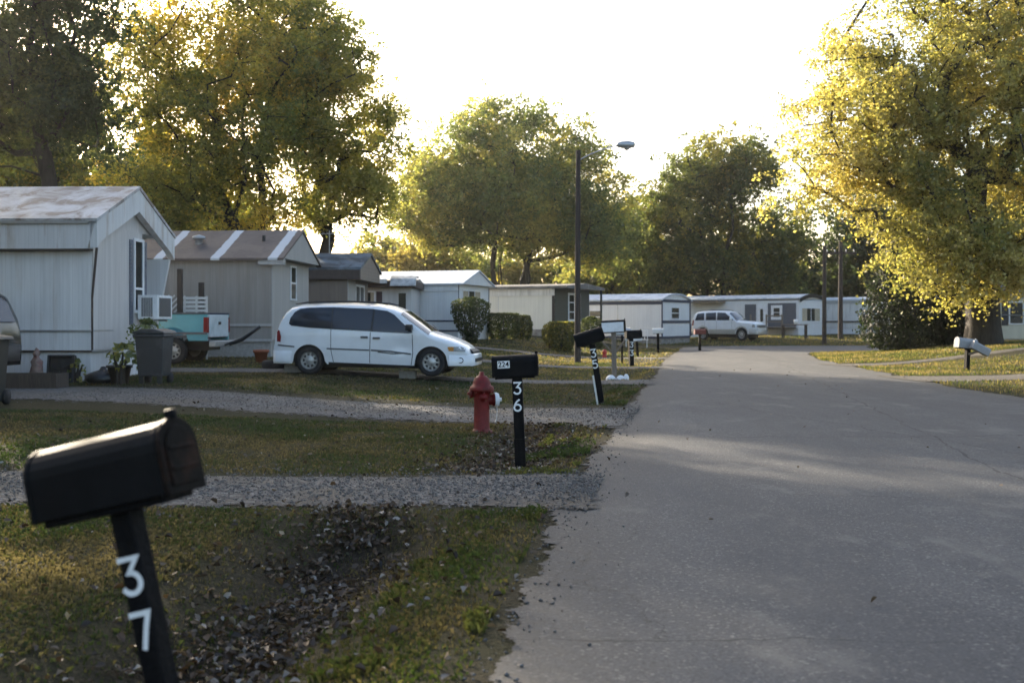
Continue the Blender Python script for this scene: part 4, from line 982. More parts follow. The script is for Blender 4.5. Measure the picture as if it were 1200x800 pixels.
# farther boxes
top = P(739, 397, 37)
mailbox('mailbox', 'black mailbox with white digits beyond the wooden post mailbox', top, 1.0, R(-2), R(14), L=.55, w=.24, h=.28, off=.1, digits='33', dsize=.24, dz=(.2, .48), post_w=.15)
top = P(729, 393, 38.5)
mailbox('mailbox', 'grey mailbox on thin black post beside the black one', top, 1.1, R(0), R(-5), body=M['greymetal'], L=.6, w=.24, h=.25, off=.0, post_w=.07)
top = P(746, 400, 46)
mailbox('mailbox', 'small pale mailbox on short dark post on the far verge', top, .75, R(-4), R(-5), body=M['whitemetal'], L=.4, w=.2, h=.2, post_w=.11)
top = P(771, 391, 51)
mailbox('mailbox', 'white mailbox farthest along the left verge near the turn', top, 1.0, R(-1), R(-10), body=M['whitemetal'], L=.5, w=.2, h=.24, post_w=.12, off=-.0)
top = P(820, 392, 54)
mailbox('mailbox', 'rusty red mailbox standing in front of the white suv', top, .9, R(0), R(5), body=pm('rusty_red_paint', (.16, .035, .03), .6), L=.55, w=.24, h=.26, post_w=.12)
# right: two boxes on one post
top = P(1134, 409, 31.5)
rr, br_ = mailbox('mailbox', 'pair of white mailboxes on one post on the right verge', top, .75, R(3), R(14), body=M['dullwhite'], L=.62, w=.24, h=.3, off=-.08, post_w=.12, pitch=R(4))
ob = MB(); q = dome(.2, .24); ob.prism(q, -.28, .28); o = ob.build('second_box', M['dullwhite'], rr, .004); o.location = (.16, -.28, .68); o.rotation_euler = (0, R(24), R(-10))
MB().tube([(0, -.05, .6), (.14, -.28, .7)], .035, 6).build('side_arm', M['weathered'], rr)

# ------------------------------------------------------------------ hydrant
hy = GP(564.5, 14.6); hr = empty('fire_hydrant', (hy.x, hy.y, hgt(hy.x, hy.y) - .03), R(12), 'red fire hydrant with white cap beside the numbered mailbox', 'fire hydrant')
MB().lathe([(.001, 0), (.16, 0), (.165, .03), (.12, .05), (.108, .08), (.105, .42), (.112, .50), (.118, .56), (.13, .575), (.165, .58), (.17, .60), (.165, .625)], n=28).build('barrel', M['hydrant'], hr)
bn = MB().lathe([(.165, .626), (.155, .645), (.13, .66), (.12, .70), (.098, .755), (.06, .79), (.035, .80), (.03, .845), (.001, .845)], n=28).build('bonnet', M['hydrant'], hr)
m = MB()
for i in range(8): q = 2 * math.pi * i / 8; m.lathe([(.017, .555), (.017, .645), (.001, .645)], n=6, c=(.146 * math.cos(q), .146 * math.sin(q), 0))
m.build('flange_bolt', M['hydrant'], bn)
MB().lathe([(.07, .08), (.075, .15), (.088, .152), (.088, .175), (.075, .18)], 'X', 18, (0, 0, .46)).build('nozzle', M['hydrant'], hr)
MB().lathe([(.10, .176), (.10, .21), (.085, .235), (.03, .24), (.028, .275), (.001, .275)], 'X', 18, (0, 0, .46)).build('nozzle_cap', M['hydrantcap'], hr)
MB().lathe([(.05, -.08), (.055, -.13), (.062, -.132), (.062, -.17), (.02, -.175), (.02, -.2), (.001, -.2)], 'X', 14, (0, 0, .55)).build('side_nozzle', M['hydrant'], hr)
MB().lathe([(.055, -.09), (.055, -.15), (.02, -.155), (.02, -.18), (.001, -.18)], 'Y', 14, (0, 0, .50)).build('side_nozzle', M['hydrant'], hr)
MB().tube([(.2, -.03, .4), (.21, -.03, .3), (.2, -.03, .2), (.18, -.04, .16)], .007, 5).build('chain', M['greymetal'], hr)
rd = GP(708.5, 43); o = MB().lathe([(.001, 0), (.15, 0), (.16, .18), (.10, .22), (.14, .3), (.17, .42), (.12, .54), (.001, .6)], n=14).build('garden_ornament', M['redthing'])
o.location = rd; o.scale = (.6, .6, .6); tag(o, 'small red ornament on the lawn behind the wooden mailbox', 'ornament')

# ------------------------------------------------------------------ yard things around the first homes
def place(o, px, Y, dz=0.0, rz=0.0, x=None):
    g = GP(px, Y); o.location = (g.x, g.y, g.z + dz); o.rotation_euler[2] = rz; return o
b = empty('wheelie_bin', GP(181, 21.0), R(-4), 'grey wheeled rubbish bin with pale lid beside the pickup', 'rubbish bin')
bx = MB(); lo_, hi_ = .235, .285
bx.add([(-lo_, -lo_, .16), (lo_, -lo_, .16), (lo_, lo_, .16), (-lo_, lo_, .16), (-hi_, -hi_, .98), (hi_, -hi_, .98), (hi_, hi_, .98), (-hi_, hi_, .98)], [(0, 3, 2, 1), (0, 1, 5, 4), (1, 2, 6, 5), (2, 3, 7, 6), (3, 0, 4, 7), (4, 5, 6, 7)])
bx.box(-hi_ - .03, hi_ + .03, -hi_ - .03, hi_ + .03, .92, .985); bx.build('body', M['bin'], b, .02)
MB().prism([(-hi_ - .04, .99), (hi_ + .04, .99), (hi_ + .02, 1.04), (.1, 1.09), (-.15, 1.085), (-hi_ - .02, 1.03)], -hi_ - .04, hi_ + .04, 'Y').build('lid', M['bin'], b, .015)
for sx_ in (-1, 1):
    MB().lathe([(.001, -.03), (.11, -.03), (.11, .03), (.001, .03)], 'X', 18, (sx_ * .22, .24, .11)).build('wheel', M['tyre'], b)
for q in (-.22, .14): MB().box(q, q + .08, -.22, -.14, 0, .165).build('foot', M['darkbin'], b)
MB().tube([(-.22, .33, .95), (.22, .33, .95)], .02, 8).build('handle', M['bin'], b)
b = empty('wheelie_bin', (-8.05, 16.2, hgt(-7.9, 16.2)), R(5), 'dark rubbish bin cut off by the left edge in front of the suv', 'rubbish bin')
bx = MB(); bx.add([(-.24, -.24, .05), (.24, -.24, .05), (.24, .24, .05), (-.24, .24, .05), (-.3, -.3, 1.0), (.3, -.3, 1.0), (.3, .3, 1.0), (-.3, .3, 1.0)], [(0, 3, 2, 1), (0, 1, 5, 4), (1, 2, 6, 5), (2, 3, 7, 6), (3, 0, 4, 7), (4, 5, 6, 7)]); bx.build('body', M['darkbin'], b, .02)
MB().prism([(-.34, 1.0), (.36, 1.0), (.33, 1.05), (0, 1.1), (-.32, 1.06)], -.34, .34, 'Y').build('lid', M['darkbin'], b, .015)
for sx_ in (-1, 1): MB().lathe([(.001, -.03), (.12, -.03), (.12, .03), (.001, .03)], 'X', 16, (sx_ * .26, .26, .12)).build('wheel', M['tyre'], b)

def jitter(mb, amp, seed, sc=5):
    mb.v = [tuple(Vector(v) + mnoise.noise_vector(Vector(v) * sc + Vector((seed, 0, 0))) * amp) for v in mb.v]; return mb
# plaster figure
st = MB().lathe([(.001, 0), (.15, 0), (.16, .06), (.12, .10), (.13, .22), (.10, .36), (.115, .44), (.07, .50), (.06, .53), (.075, .57), (.07, .62), (.03, .67), (.001, .70)], n=16)
o = place(jitter(st, .035, 3, 9).build('garden_statue', M['clay']), 43, 21.2); tag(o, 'small faded pink statue standing against the white trailer', 'statue')
# box fan leaning on the wall
fr = empty('box_fan', GP(71, 21.3), R(6), 'square dark box fan leaning against the white trailer', 'fan', rot=(R(-10), 0, R(6)))
m = MB().box(-.26, -.22, -.08, .08, 0, .56).box(.22, .26, -.08, .08, 0, .56).box(-.22, .22, -.08, .08, .52, .56).box(-.22, .22, -.08, .08, 0, .04); m.box(-.22, .22, .05, .06, .04, .52); m.build('housing', M['trimblack'], fr, .01)
m = MB()
for i in range(1, 7): rr_ = .035 * i; m.tube([(rr_ * math.cos(t), -.085, .28 + rr_ * math.sin(t)) for t in [2 * math.pi * j / 24 for j in range(25)]], .004, 4)
m.build('grille', M['trimblack'], fr)
m = MB()
for i in range(5):
    q = 2 * math.pi * i / 5; a = Vector((math.cos(q), 0, math.sin(q))); p = Vector((math.cos(q + .5), .0, math.sin(q + .5)))
    c = Vector((0, 0, .28)); m.add([c + a * .04 + Vector((0, .02, 0)), c + a * .2 + Vector((0, .03, 0)), c + p * .2 + Vector((0, -.03, 0)), c + p * .04 + Vector((0, -.02, 0))], [(0, 1, 2, 3)])
m.build('blade', M['trimblack'], fr)
# black bags / buckets by the corner
bg = MB().lathe([(.001, 0), (.28, .0), (.36, .08), (.36, .2), (.24, .30), (.08, .34), (.05, .40), (.001, .41)], n=18)
o = place(jitter(bg, .06, 5, 4).build('rubbish_bag', M['bag']), 121, 21.1); o.scale = (1.0, .8, .8); tag(o, 'sagging black rubbish bag at the corner of the white trailer', 'rubbish bag')
pt_ = empty('plant_pot', GP(140, 21.0), 0, 'black plant pot beside the sagging black bag', 'plant pot')
MB().lathe([(.001, 0), (.16, 0), (.22, .32), (.25, .32), (.25, .37), (.21, .37), (.19, .3), (.001, .29)], n=20).build('pot', M['darkbin'], pt_)
# dark plank box at left
o = MB().box(-.9, .9, -.3, .3, 0, .1).box(-.9, .9, -.3, -.26, .1, .28).box(-.9, .9, .26, .3, .1, .28).box(-.9, -.86, -.26, .26, .1, .28).box(.86, .9, -.26, .26, .1, .28).build('planter_box', M['darkwood'])
place(o, 15, 19.6, 0, R(2)); tag(o, 'low dark wooden planter box at the left edge', 'planter')
# flower pot, tyre, blocks near the van
o = MB().lathe([(.001, 0), (.13, 0), (.19, .28), (.22, .28), (.22, .36), (.18, .36), (.16, .3), (.001, .29)], n=20).build('flower_pot', M['terracotta']); place(o, 306, 29.5); tag(o, 'terracotta flower pot on the grass behind the minivan', 'flower pot')
ty = MB().lathe([(.19, -.1), (.3, -.11), (.345, -.07), (.345, .07), (.3, .11), (.19, .1)], 'Z', 28, (0, 0, .11)).build('tyre', M['tyre']); place(ty, 323, 27.0); tag(ty, 'spare black tyre lying flat behind the minivan', 'tyre')
for px, Y, l in ((344, 25.9, 'pale concrete block beside the rear wheel of the minivan'), (478, 25.6, 'pale concrete block under the front door of the minivan')):
    m = MB().box(-.2, .2, -.1, -.07, 0, .19).box(-.2, .2, .07, .1, 0, .19)
    for x in (-.2, -.02, .165): m.box(x, x + .035, -.07, .07, 0, .19)
    o = m.build('concrete_block', M['concrete'], None, .006); place(o, px, Y, 0, R(-5)); tag(o, l, 'concrete block', 'concrete blocks by the van')
# timber posts, lattice and slatted panel between the homes
for px, top_, Y, l in ((211, 315, 30.6, 'tall weathered wooden post behind the pickup bed'), (236, 331, 31.2, 'short dark wooden post behind the slatted panel')):
    g = GP(px, Y); z1 = P(px, top_, Y).z; o = MB().box(-.07, .07, -.07, .07, -.2, z1 - g.z).build('wooden_post', M['darkwood'], None, .01); o.location = g; tag(o, l, 'post', 'posts behind the pickup')
lt = MB(); L0 = P(198, 378, 30.8); n = 5; wl, hl = .55, .62
def clipseg(a, b, w, h):
    t0, t1 = 0., 1.; dx, dz = b[0] - a[0], b[1] - a[1]
    for p, q in ((-dx, a[0]), (dx, w - a[0]), (-dz, a[1]), (dz, h - a[1])):
        if p == 0:
            if q < 0: return None
        else:
            t = q / p
            if p < 0: t0 = max(t0, t)
            else: t1 = min(t1, t)
    return None if t0 >= t1 else ((a[0] + dx * t0, a[1] + dz * t0), (a[0] + dx * t1, a[1] + dz * t1))
k = -wl - hl
while k < wl + hl:
    for sg in (0, 1):
        s_ = clipseg((k, 0), (k + 3, 3), wl, hl) if sg == 0 else clipseg((k + 3, -1.0 + 1.0), (k, 3), wl, hl)
        if s_:
            (x0, z0), (x1, z1) = s_; d_ = Vector((x1 - x0, 0, z1 - z0)).normalized(); pn = Vector((-d_.z, 0, d_.x)) * .022; y = -.012 * sg
            lt.add([Vector((x0, y, z0)) + pn, Vector((x0, y, z0)) - pn, Vector((x1, y, z1)) - pn, Vector((x1, y, z1)) + pn, Vector((x0, y + .01, z0)) + pn, Vector((x0, y + .01, z0)) - pn, Vector((x1, y + .01, z1)) - pn, Vector((x1, y + .01, z1)) + pn],
                   [(0, 1, 2, 3), (7, 6, 5, 4), (0, 4, 5, 1), (2, 6, 7, 3), (1, 5, 6, 2), (0, 3, 7, 4)])
    k += .16
lt.box(0, wl, -.02, .0, -1.2, -.0)
g0 = GP(206, 30.8); o = lt.build('lattice_panel', M['rail']); o.location = (g0.x - .28, 30.8, P(206, 371, 30.8).z); tag(o, 'white diamond lattice panel between the air conditioner and slatted panel', 'lattice')
sl = MB(); g1 = GP(229, 31.0); zt_ = P(229, 347, 31).z - g1.z
for i in range(13): z = zt_ - .02 - i * .12; sl.box(-.36, .36, -.02, 0, z - .075, z) if z > .1 else None
for x in (-.34, .0, .30): sl.box(x, x + .05, .002, .04, -.1, zt_)
o = sl.build('slatted_panel', M['rail']); o.location = g1; tag(o, 'white slatted fence panel standing behind the pickup bed', 'fence panel')

# ------------------------------------------------------------------ poles, antenna, fence, steps
def pole(px, Y, top, r0, r1, label, name='utility_pole', cat='utility pole', arm=None):
    g = GP(px, Y); H_ = P(px, top, Y).z - g.z; r = empty(name, g, 0, label, cat, 'poles along the lane')
    MB().tube([(0, 0, -.4), (.0, 0, H_ * .5), (0.02, 0, H_)], [r0, (r0 + r1) / 2, r1], 12).build('pole', M['polewood'], r); return r, H_
lr, lh = pole(677, 38, 176, .115, .085, 'dark wooden street light pole with long arm by the clipped bushes', 'street_lamp', 'street lamp')
MB().tube([(.05, 0, lh - .35), (.5, 0, lh - .12), (1.1, 0, lh + .1), (1.55, 0, lh + .18)], .022, 8).build('lamp_arm', M['greymetal'], lr)
hd = MB().lathe([(.001, -.34), (.08, -.32), (.13, -.15), (.14, .1), (.10, .3), (.001, .33)], 'X', 16, (1.72, 0, lh + .2)); o = hd.build('lamp_head', M['greymetal'], lr); o.scale = (1, 1, .999)
MB().lathe([(.11, 0), (.10, -.05), (.05, -.09), (.001, -.1)], 'Z', 14, (1.75, 0, lh + .09)).build('lamp_lens', M['lamp'], lr)
p1, H1 = pole(966, 68, 288, .15, .11, 'bare grey pole left of the two poles by the right turn')
p2, H2 = pole(985, 76, 283, .18, .13, 'dark pole with crossarm right of the two poles by the turn')
MB().box(-1.1, 1.1, -.06, .06, H2 - .9, H2 - .74).build('crossarm', M['polewood'], p2)
m = MB()
for x in (-.95, -.4, .4, .95): m.lathe([(.03, 0), (.05, .05), (.03, .1), (.05, .14), (.001, .17)], 'Z', 10, (x, 0, H2 - .74))
m.build('insulator', M['greymetal'], p2)
an = empty('antenna', P(386, 302, 42.5) - Vector((0, 0, 1)), 0, 'thin television antenna above the brown trailer roof', 'antenna')
m = MB().tube([(0, 0, 0), (0, 0, 2.1)], .018, 6); m.build('mast', M['greymetal'], an)
m = MB().tube([(-.4, 0, 1.95), (.5, 0, 1.95)], .012, 5)
for i in range(6): x = -.35 + i * .16; l = .45 - i * .03; m.tube([(x, -l, 1.96), (x, l, 1.96)], .008, 4)
m.build('element', M['greymetal'], an)
# chain link fence at the right
def chain_fence(name, pts, hgt_, label):
    r = empty(name, (pts[0][0], pts[0][1], hgt(*pts[0])), 0, label, 'fence'); o = Vector((pts[0][0], pts[0][1], hgt(*pts[0])))
    wires = MB(); posts = []
    for (a, b) in zip(pts[:-1], pts[1:]):
        A = Vector((a[0], a[1], hgt(*a))) - o; B = Vector((b[0], b[1], hgt(*b))) - o; n = max(1, int((B - A).length / 2.4))
        for i in range(n + 1): posts.append(A.lerp(B, i / n))
        up = Vector((0, 0, hgt_)); wires.tube([A + up, B + up], .022, 6)
        k = int((B - A).length / .12)
        for i in range(k):
            p = A.lerp(B, i / k); q = A.lerp(B, min(1, i / k + hgt_ / (B - A).length)); q2 = A.lerp(B, max(0, i / k - hgt_ / (B - A).length))
            wires.tube([p, q + up], .004, 3, False, False); wires.tube([p, q2 + up], .004, 3, False, False)
    wires.build('mesh', M['chain'], r)
    for p in posts: m = MB().tube([p - Vector((0, 0, .2)), p + Vector((0, 0, hgt_ + .06))], .035, 8); m.build('post', M['chain'], r)
chain_fence('chain_link_fence', [(16.6, 47.6), (18.5, 46.9), (21.5, 47.6), (31, 50)], 1.25, 'grey chain link fence around the dark shrubs at the right')
ps = empty('porch_steps', h8.to_world((h8.side(912, 380)[0], -.9, -.05)), h8.rz, 'weathered wooden porch and steps against the slate panelled trailer', 'porch')
MB().box(-1.3, 1.6, -1.4, .8, .72, .8).build('deck', M['weathered'], ps)
for x in (-1.25, .15, 1.5):
    MB().box(x, x + .1, -1.38, -1.28, -.4, 1.75).build('post', M['weathered'], ps)
MB().box(.16, 1.6, -1.36, -1.3, 1.6, 1.7).box(.16, 1.6, -1.36, -1.3, 1.15, 1.23).build('railing', M['weathered'], ps)
for i in range(3): MB().box(-1.1, .1, -1.4 - .3 * (i + 1), -1.4 - .3 * i, .54 - .2 * i, .6 - .2 * i).build('step', M['weathered'], ps)
MB().box(-1.14, -1.1, -2.4, -1.4, -.3, .5).box(.1, .14, -2.4, -1.4, -.3, .5).build('stringer', M['weathered'], ps)
# picnic table by the porch
tb = empty('picnic_table', GP(931, 77.0), R(-25), 'small wooden table with dark legs beside the porch steps', 'table')
MB().box(-.9, .9, -.35, .35, .95, 1.02).build('tabletop', M['weathered'], tb)
for x, y in ((-.8, -.3), (.8, -.3), (-.8, .3), (.8, .3)): MB().box(x - .05, x + .05, y - .05, y + .05, -.1, .95).build('leg', M['darkwood'], tb)
MB().lathe([(.001, 0), (.14, 0), (.16, .3), (.10, .34), (.001, .35)], n=12).build('tub', M['whitemetal'], None).location = GP(931, 77) + Vector((0.1, 0, 1.02))
tag(bpy.data.objects['tub'], 'pale plastic tub standing on the wooden table', 'tub')
gr = empty('kettle_grill', GP(1014, 84), R(10), 'dark barbecue grill with side wheel in front of the stained trailer', 'grill')
MB().lathe([(.001, .8), (.35, .85), (.5, 1.1), (.5, 1.2), (.42, 1.5), (.2, 1.7), (.001, 1.75)], n=18).build('bowl', M['trimblack'], gr)
for q in (0, 2.1, 4.2): MB().tube([(.3 * math.cos(q), .3 * math.sin(q), .95), (.55 * math.cos(q), .55 * math.sin(q), 0)], .04, 6).build('leg', M['trimblack'], gr)
MB().box(.5, 1.0, -.3, .3, 1.1, 1.16).build('side_shelf', M['carblue'], gr)
MB().lathe([(.38, -.04), (.45, -.04), (.45, .04), (.38, .04)], 'Y', 20, (1.3, 0, .45)).build('wheel', M['greymetal'], gr)
# white lawn bench in front of the navy trimmed trailer
lb = empty('lawn_bench', GP(746, 60), R(-8), 'white metal lawn bench in front of the navy trimmed trailer', 'bench')
MB().box(-.65, .65, -.25, .2, .42, .46).build('seat', M['whitemetal'], lb)
m = MB()
for i in range(9): x = -.6 + i * .15; m.box(x - .015, x + .015, .2, .23, .46, .95)
m.box(-.65, .65, .195, .235, .95, 1.0); m.build('backrest', M['whitemetal'], lb)
for x, y in ((-.6, -.22), (.56, -.22), (-.6, .18), (.56, .18)): MB().box(x, x + .04, y, y + .04, -.1, .42).build('leg', M['whitemetal'], lb)
for x in (-.63, .59): MB().box(x, x + .04, -.25, .2, .64, .68).box(x, x + .04, -.25, -.21, .46, .64).build('armrest', M['whitemetal'], lb)

# ------------------------------------------------------------------ trees
def leaf_cards(C, Nrm, size, rng, droop=0.0):
    """one kite shaped leaf of two triangles per centre, as quads; returns verts, faces"""
    n = len(C); a = rng.normal(size=(n, 3)); a -= Nrm * (a * Nrm).sum(1, keepdims=True); a /= np.linalg.norm(a, axis=1, keepdims=True) + 1e-9
    b = np.cross(Nrm, a); s = size[:, None]
    V = np.empty((n, 4, 3)); V[:, 0] = C - a * s * .55; V[:, 1] = C + b * s * .40 - a * s * .05 + Nrm * s * .12; V[:, 2] = C + a * s * .6; V[:, 3] = C - b * s * .40 - a * s * .05 + Nrm * s * .12
    return V.reshape(-1, 3), np.arange(n * 4).reshape(n, 4)
def make_tree(name, loc, label, lobes, fork, trunk_r, nclus, nleaf, leaf, cols, seed, group='trees', stems=1, crad=.9, gap=.0, spread=.5, minr=.012, bias=.45, mat='leaf', lean=(0, 0), twig=True, cat='tree', flat=.55):
    """lobes: ellipsoids (x,y,z,rx,ry,rz) of the crown in local metres; cols: [(rgb, weight)...]"""
    rng = np.random.default_rng(seed)
    vol = np.array([l[3] * l[4] * l[5] for l in lobes]) ** .8; vol /= vol.sum()
    C = []
    tries = 0; mind = None
    while len(C) < nclus and tries < nclus * 40:
        tries += 1; l = lobes[rng.choice(len(lobes), p=vol)]
        d = rng.normal(size=3); d /= np.linalg.norm(d); r_ = rng.random() ** bias
        p = np.array(l[:3]) + d * r_ * np.array(l[3:])
        if mnoise.noise(Vector(p * .28) + Vector((seed * 3.1, 0, 0))) < -.32 + gap: continue
        if C and np.min(np.linalg.norm(np.array(C[-400:]) - p, axis=1)) < crad * .45: continue
        C.append(p)
    C = np.array(C); n = len(C)
    # skeleton
    nodes = [np.zeros(3)]; par = [-1]; cnt = [0]
    def add(p, q): nodes.append(np.array(p, float)); par.append(q); cnt.append(0); return len(nodes) - 1
    forks = []
    top = np.array([C[:, 0].mean() * .4 + lean[0], C[:, 1].mean() * .4 + lean[1], fork])
    if stems == 1:
        k = 0
        for i in range(1, 6): k = add(top * i / 5 + np.r_[rng.normal(size=2) * .06, 0], k)
        forks = [k]
    else:
        for s_ in range(stems):
            a = 2 * math.pi * s_ / stems + rng.random(); k = add([math.cos(a) * .3, math.sin(a) * .3, .35], 0)
            end = np.array([math.cos(a) * spread * fork * .5, math.sin(a) * spread * fork * .5, fork]) + top * [1, 1, 0]
            st = nodes[k]
            for i in range(1, 6): k = add(st + (end - st) * i / 5 + np.r_[rng.normal(size=2) * .1, 0], k)
            forks.append(k)
    # leaders up into the crown
    zt = C[:, 2].max()
    for f in list(forks):
        st = nodes[f]; near = C[np.argsort(np.linalg.norm(C[:, :2] - st[:2] * 1.8, axis=1))[:max(6, n // (5 * len(forks)))]].mean(0)
        end = np.array([st[0] * 1.5 + rng.normal() * .5, st[1] * 1.5 + rng.normal() * .5, fork + (zt - fork) * .62]); k = f
        for i in range(1, 7): k = add(st + (end - st) * i / 6 + rng.normal(size=3) * [.18, .18, .05], k)
    order = np.argsort(np.linalg.norm(C - np.array([top[0], top[1], fork]), axis=1))
    tips = []
    start = min(forks)
    for ci in order:
        p = C[ci]; N = np.array(nodes); dv = p - N; dist = np.linalg.norm(dv, axis=1)
        root_d = np.linalg.norm(N - nodes[forks[0]], axis=1)
        cost = dist + .22 * root_d + np.where(dv[:, 2] < -.4, 1.0, 0) + np.where(np.arange(len(N)) < 3, 50, 0)
        k = int(np.argmin(cost)); a = nodes[k]; L_ = dist[k]; m = max(1, int(L_ / .9))
        mid = np.array([0, 0, -.10 * L_]) if rng.random() < .75 else np.array([0, 0, .1 * L_])
        for i in range(1, m + 1):
            t = i / m; k = add(a + (p - a) * t + mid * (t * (1 - t)) * 2 + rng.normal(size=3) * .07 * (t < 1), k)
        tips.append(k)
    for k in tips:
        while k >= 0: cnt[k] += 1; k = par[k]
    cnt = np.array(cnt); N = np.array(nodes); rad = np.maximum(.012, trunk_r * (np.maximum(cnt, .5) / n) ** .52)
    if stems > 1: rad[0] = trunk_r * .8
    r = empty(name, loc, 0, label, cat, group)
    V = []; Fc = []; K = 6
    for i in range(1, len(N)):
        if rad[i] < minr: continue
        a, b = N[par[i]], N[i]; t = b - a; L_ = np.linalg.norm(t)
        if L_ < 1e-4: continue
        t /= L_; u = np.cross(t, [0.3, .1, 1] if abs(t[2]) < .9 else [1, 0, 0]); u /= np.linalg.norm(u); w = np.cross(t, u)
        ra, rb = min(rad[par[i]], rad[i] * 1.35), rad[i]
        if par[i] == 0: ra = rad[i] * 1.3
        base = len(V)
        for (c, rr) in ((a - t * ra * .2, ra), (b, rb)):
            for j in range(K): q = 2 * math.pi * j / K; V.append(c + (u * math.cos(q) + w * math.sin(q)) * rr)
        for j in range(K): Fc.append((base + j, base + (j + 1) % K, base + K + (j + 1) % K, base + K + j))
    V = np.array(V); V[:, 2] = np.where(V[:, 2] < .02, -.4, V[:, 2])
    npmesh('trunk', V, np.array(Fc), M['bark'], parent=r, smooth=True)
    # leaves: each cluster is a few drooping sprays
    cw = np.array([c[1] for c in cols], float); cw /= cw.sum(); pal = np.array([c[0] for c in cols])
    tone = np.array([mnoise.noise(Vector(p * .22) + Vector((seed, 5, 0))) for p in C])
    rank = np.clip(.5 + tone * .9 + rng.normal(size=n) * .16, 0, .999); cum = np.cumsum(cw); cidx = np.searchsorted(cum, rank)
    ns = 7; LC = []; LN = []; LT = []
    spr = np.repeat(C, ns, 0) + rng.normal(size=(n * ns, 3)) * [crad * .5, crad * .5, crad * flat * .6]
    sdir = rng.normal(size=(n * ns, 3)) * [1, 1, .35]; sdir /= np.linalg.norm(sdir, axis=1, keepdims=True)
    per = max(1, nleaf // ns); S = np.repeat(spr, per, 0); D = np.repeat(sdir, per, 0); m = len(S)
    t = rng.normal(size=(m, 1)); P_ = S + D * t * crad * .30 + rng.normal(size=(m, 3)) * crad * .11
    P_[:, 2] -= .12 * crad * t[:, 0] ** 2
    Nn = rng.normal(size=(m, 3)) * .75 + [0, 0, .55]; Nn /= np.linalg.norm(Nn, axis=1, keepdims=True)
    size = leaf * (.65 + .7 * rng.random(m))
    ci = np.repeat(np.repeat(cidx, ns), per); j = np.clip(ci + (rng.random(m) < .22) * rng.choice([-1, 1], m), 0, len(cols) - 1)
    T = pal[j] * (.72 + .56 * rng.random((m, 1)))
    LV, LF = leaf_cards(P_, Nn, size, rng)
    npmesh('crown', LV, LF, M[mat], tint=np.repeat(T, 4, 0), parent=r)
    return r

OL = [((0.1398, 0.1556, 0.0447), 3), ((0.2306, 0.2177, 0.0514), 3), ((0.3296, 0.2719, 0.0581), 3), ((0.4288, 0.3183, 0.065), 2)]
GRN = [((0.0892, 0.118, 0.0474), 3), ((0.1284, 0.1524, 0.0563), 4), ((0.1901, 0.1981, 0.0667), 3), ((0.2685, 0.2444, 0.0762), 1.5)]
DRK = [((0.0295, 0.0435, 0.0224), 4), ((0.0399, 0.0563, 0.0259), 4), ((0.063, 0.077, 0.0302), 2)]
YEL = [((0.142, 0.1546, 0.056), 2), ((0.2318, 0.2188, 0.0777), 4), ((0.3231, 0.2947, 0.1075), 4), ((0.4125, 0.3535, 0.1477), 2)]
OLG = [((0.1134, 0.1437, 0.058), 3), ((0.1731, 0.1963, 0.0712), 4), ((0.251, 0.2456, 0.0813), 3), ((0.3581, 0.3135, 0.0992), 2)]
PALE = [((0.1248, 0.1354, 0.0504), 3), ((0.2088, 0.1982, 0.0654), 4), ((0.2671, 0.2246, 0.0759), 3)]
def tl(px, Y): g = GP(px, Y); return Vector((g.x, Y, hgt(g.x, Y)))
# big gold-olive tree behind the first two homes
make_tree('maple_tree', tl(300, 47), 'tall olive gold tree rising behind the ribbed trailer roof',
          [(-3.2, 0, 9.5, 3.6, 3.5, 4.6), (0.8, 0, 10.5, 4.0, 3.6, 5.6), (-1, .5, 14, 4.6, 3.8, 4.0), (-4, .5, 5.8, 2.6, 2.6, 2.4), (0, 0, 6.2, 3.0, 2.6, 2.2), (-5.2, 0, 13, 2.4, 2.4, 3)], 4.2, .38, 480, 224, .13, OL, 3, stems=3, crad=1.0, gap=.02, spread=.3, group='trees along the left side')
make_tree('maple_tree', tl(345, 49), 'dark green tree leaning right beside the olive gold tree',
          [(2.2, 0, 9.6, 2.9, 2.6, 3.2), (1.0, 0, 12.8, 2.6, 2.5, 2.8), (3.0, 0, 7.2, 1.9, 2.0, 1.8), (1.2, 0, 6.3, 1.6, 1.6, 1.2)], 3.6, .3, 250, 196, .135, GRN, 8, crad=.95, gap=.05, group='trees along the left side', lean=(.6, 0))
# dark tree at the upper left
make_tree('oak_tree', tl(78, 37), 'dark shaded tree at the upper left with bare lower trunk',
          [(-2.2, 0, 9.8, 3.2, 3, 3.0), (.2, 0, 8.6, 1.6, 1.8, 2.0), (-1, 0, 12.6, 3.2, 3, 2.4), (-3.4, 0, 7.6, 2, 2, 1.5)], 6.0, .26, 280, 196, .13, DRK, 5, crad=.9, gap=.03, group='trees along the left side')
make_tree('oak_tree', tl(20, 55), 'yellow green tree filling the gap behind the nearest trailer',
          [(-1, 0, 7, 5, 3, 4.2), (3.2, 0, 6.2, 3.0, 3, 3.2), (-6, 0, 8, 4, 3, 5), (1, 0, 11, 4, 3, 3)], 3.0, .3, 320, 126, .18, [((.06, .075, .02), 3), ((.11, .115, .025), 4), ((.19, .15, .03), 3)], 6, crad=1.1, gap=.0, group='trees along the left side')
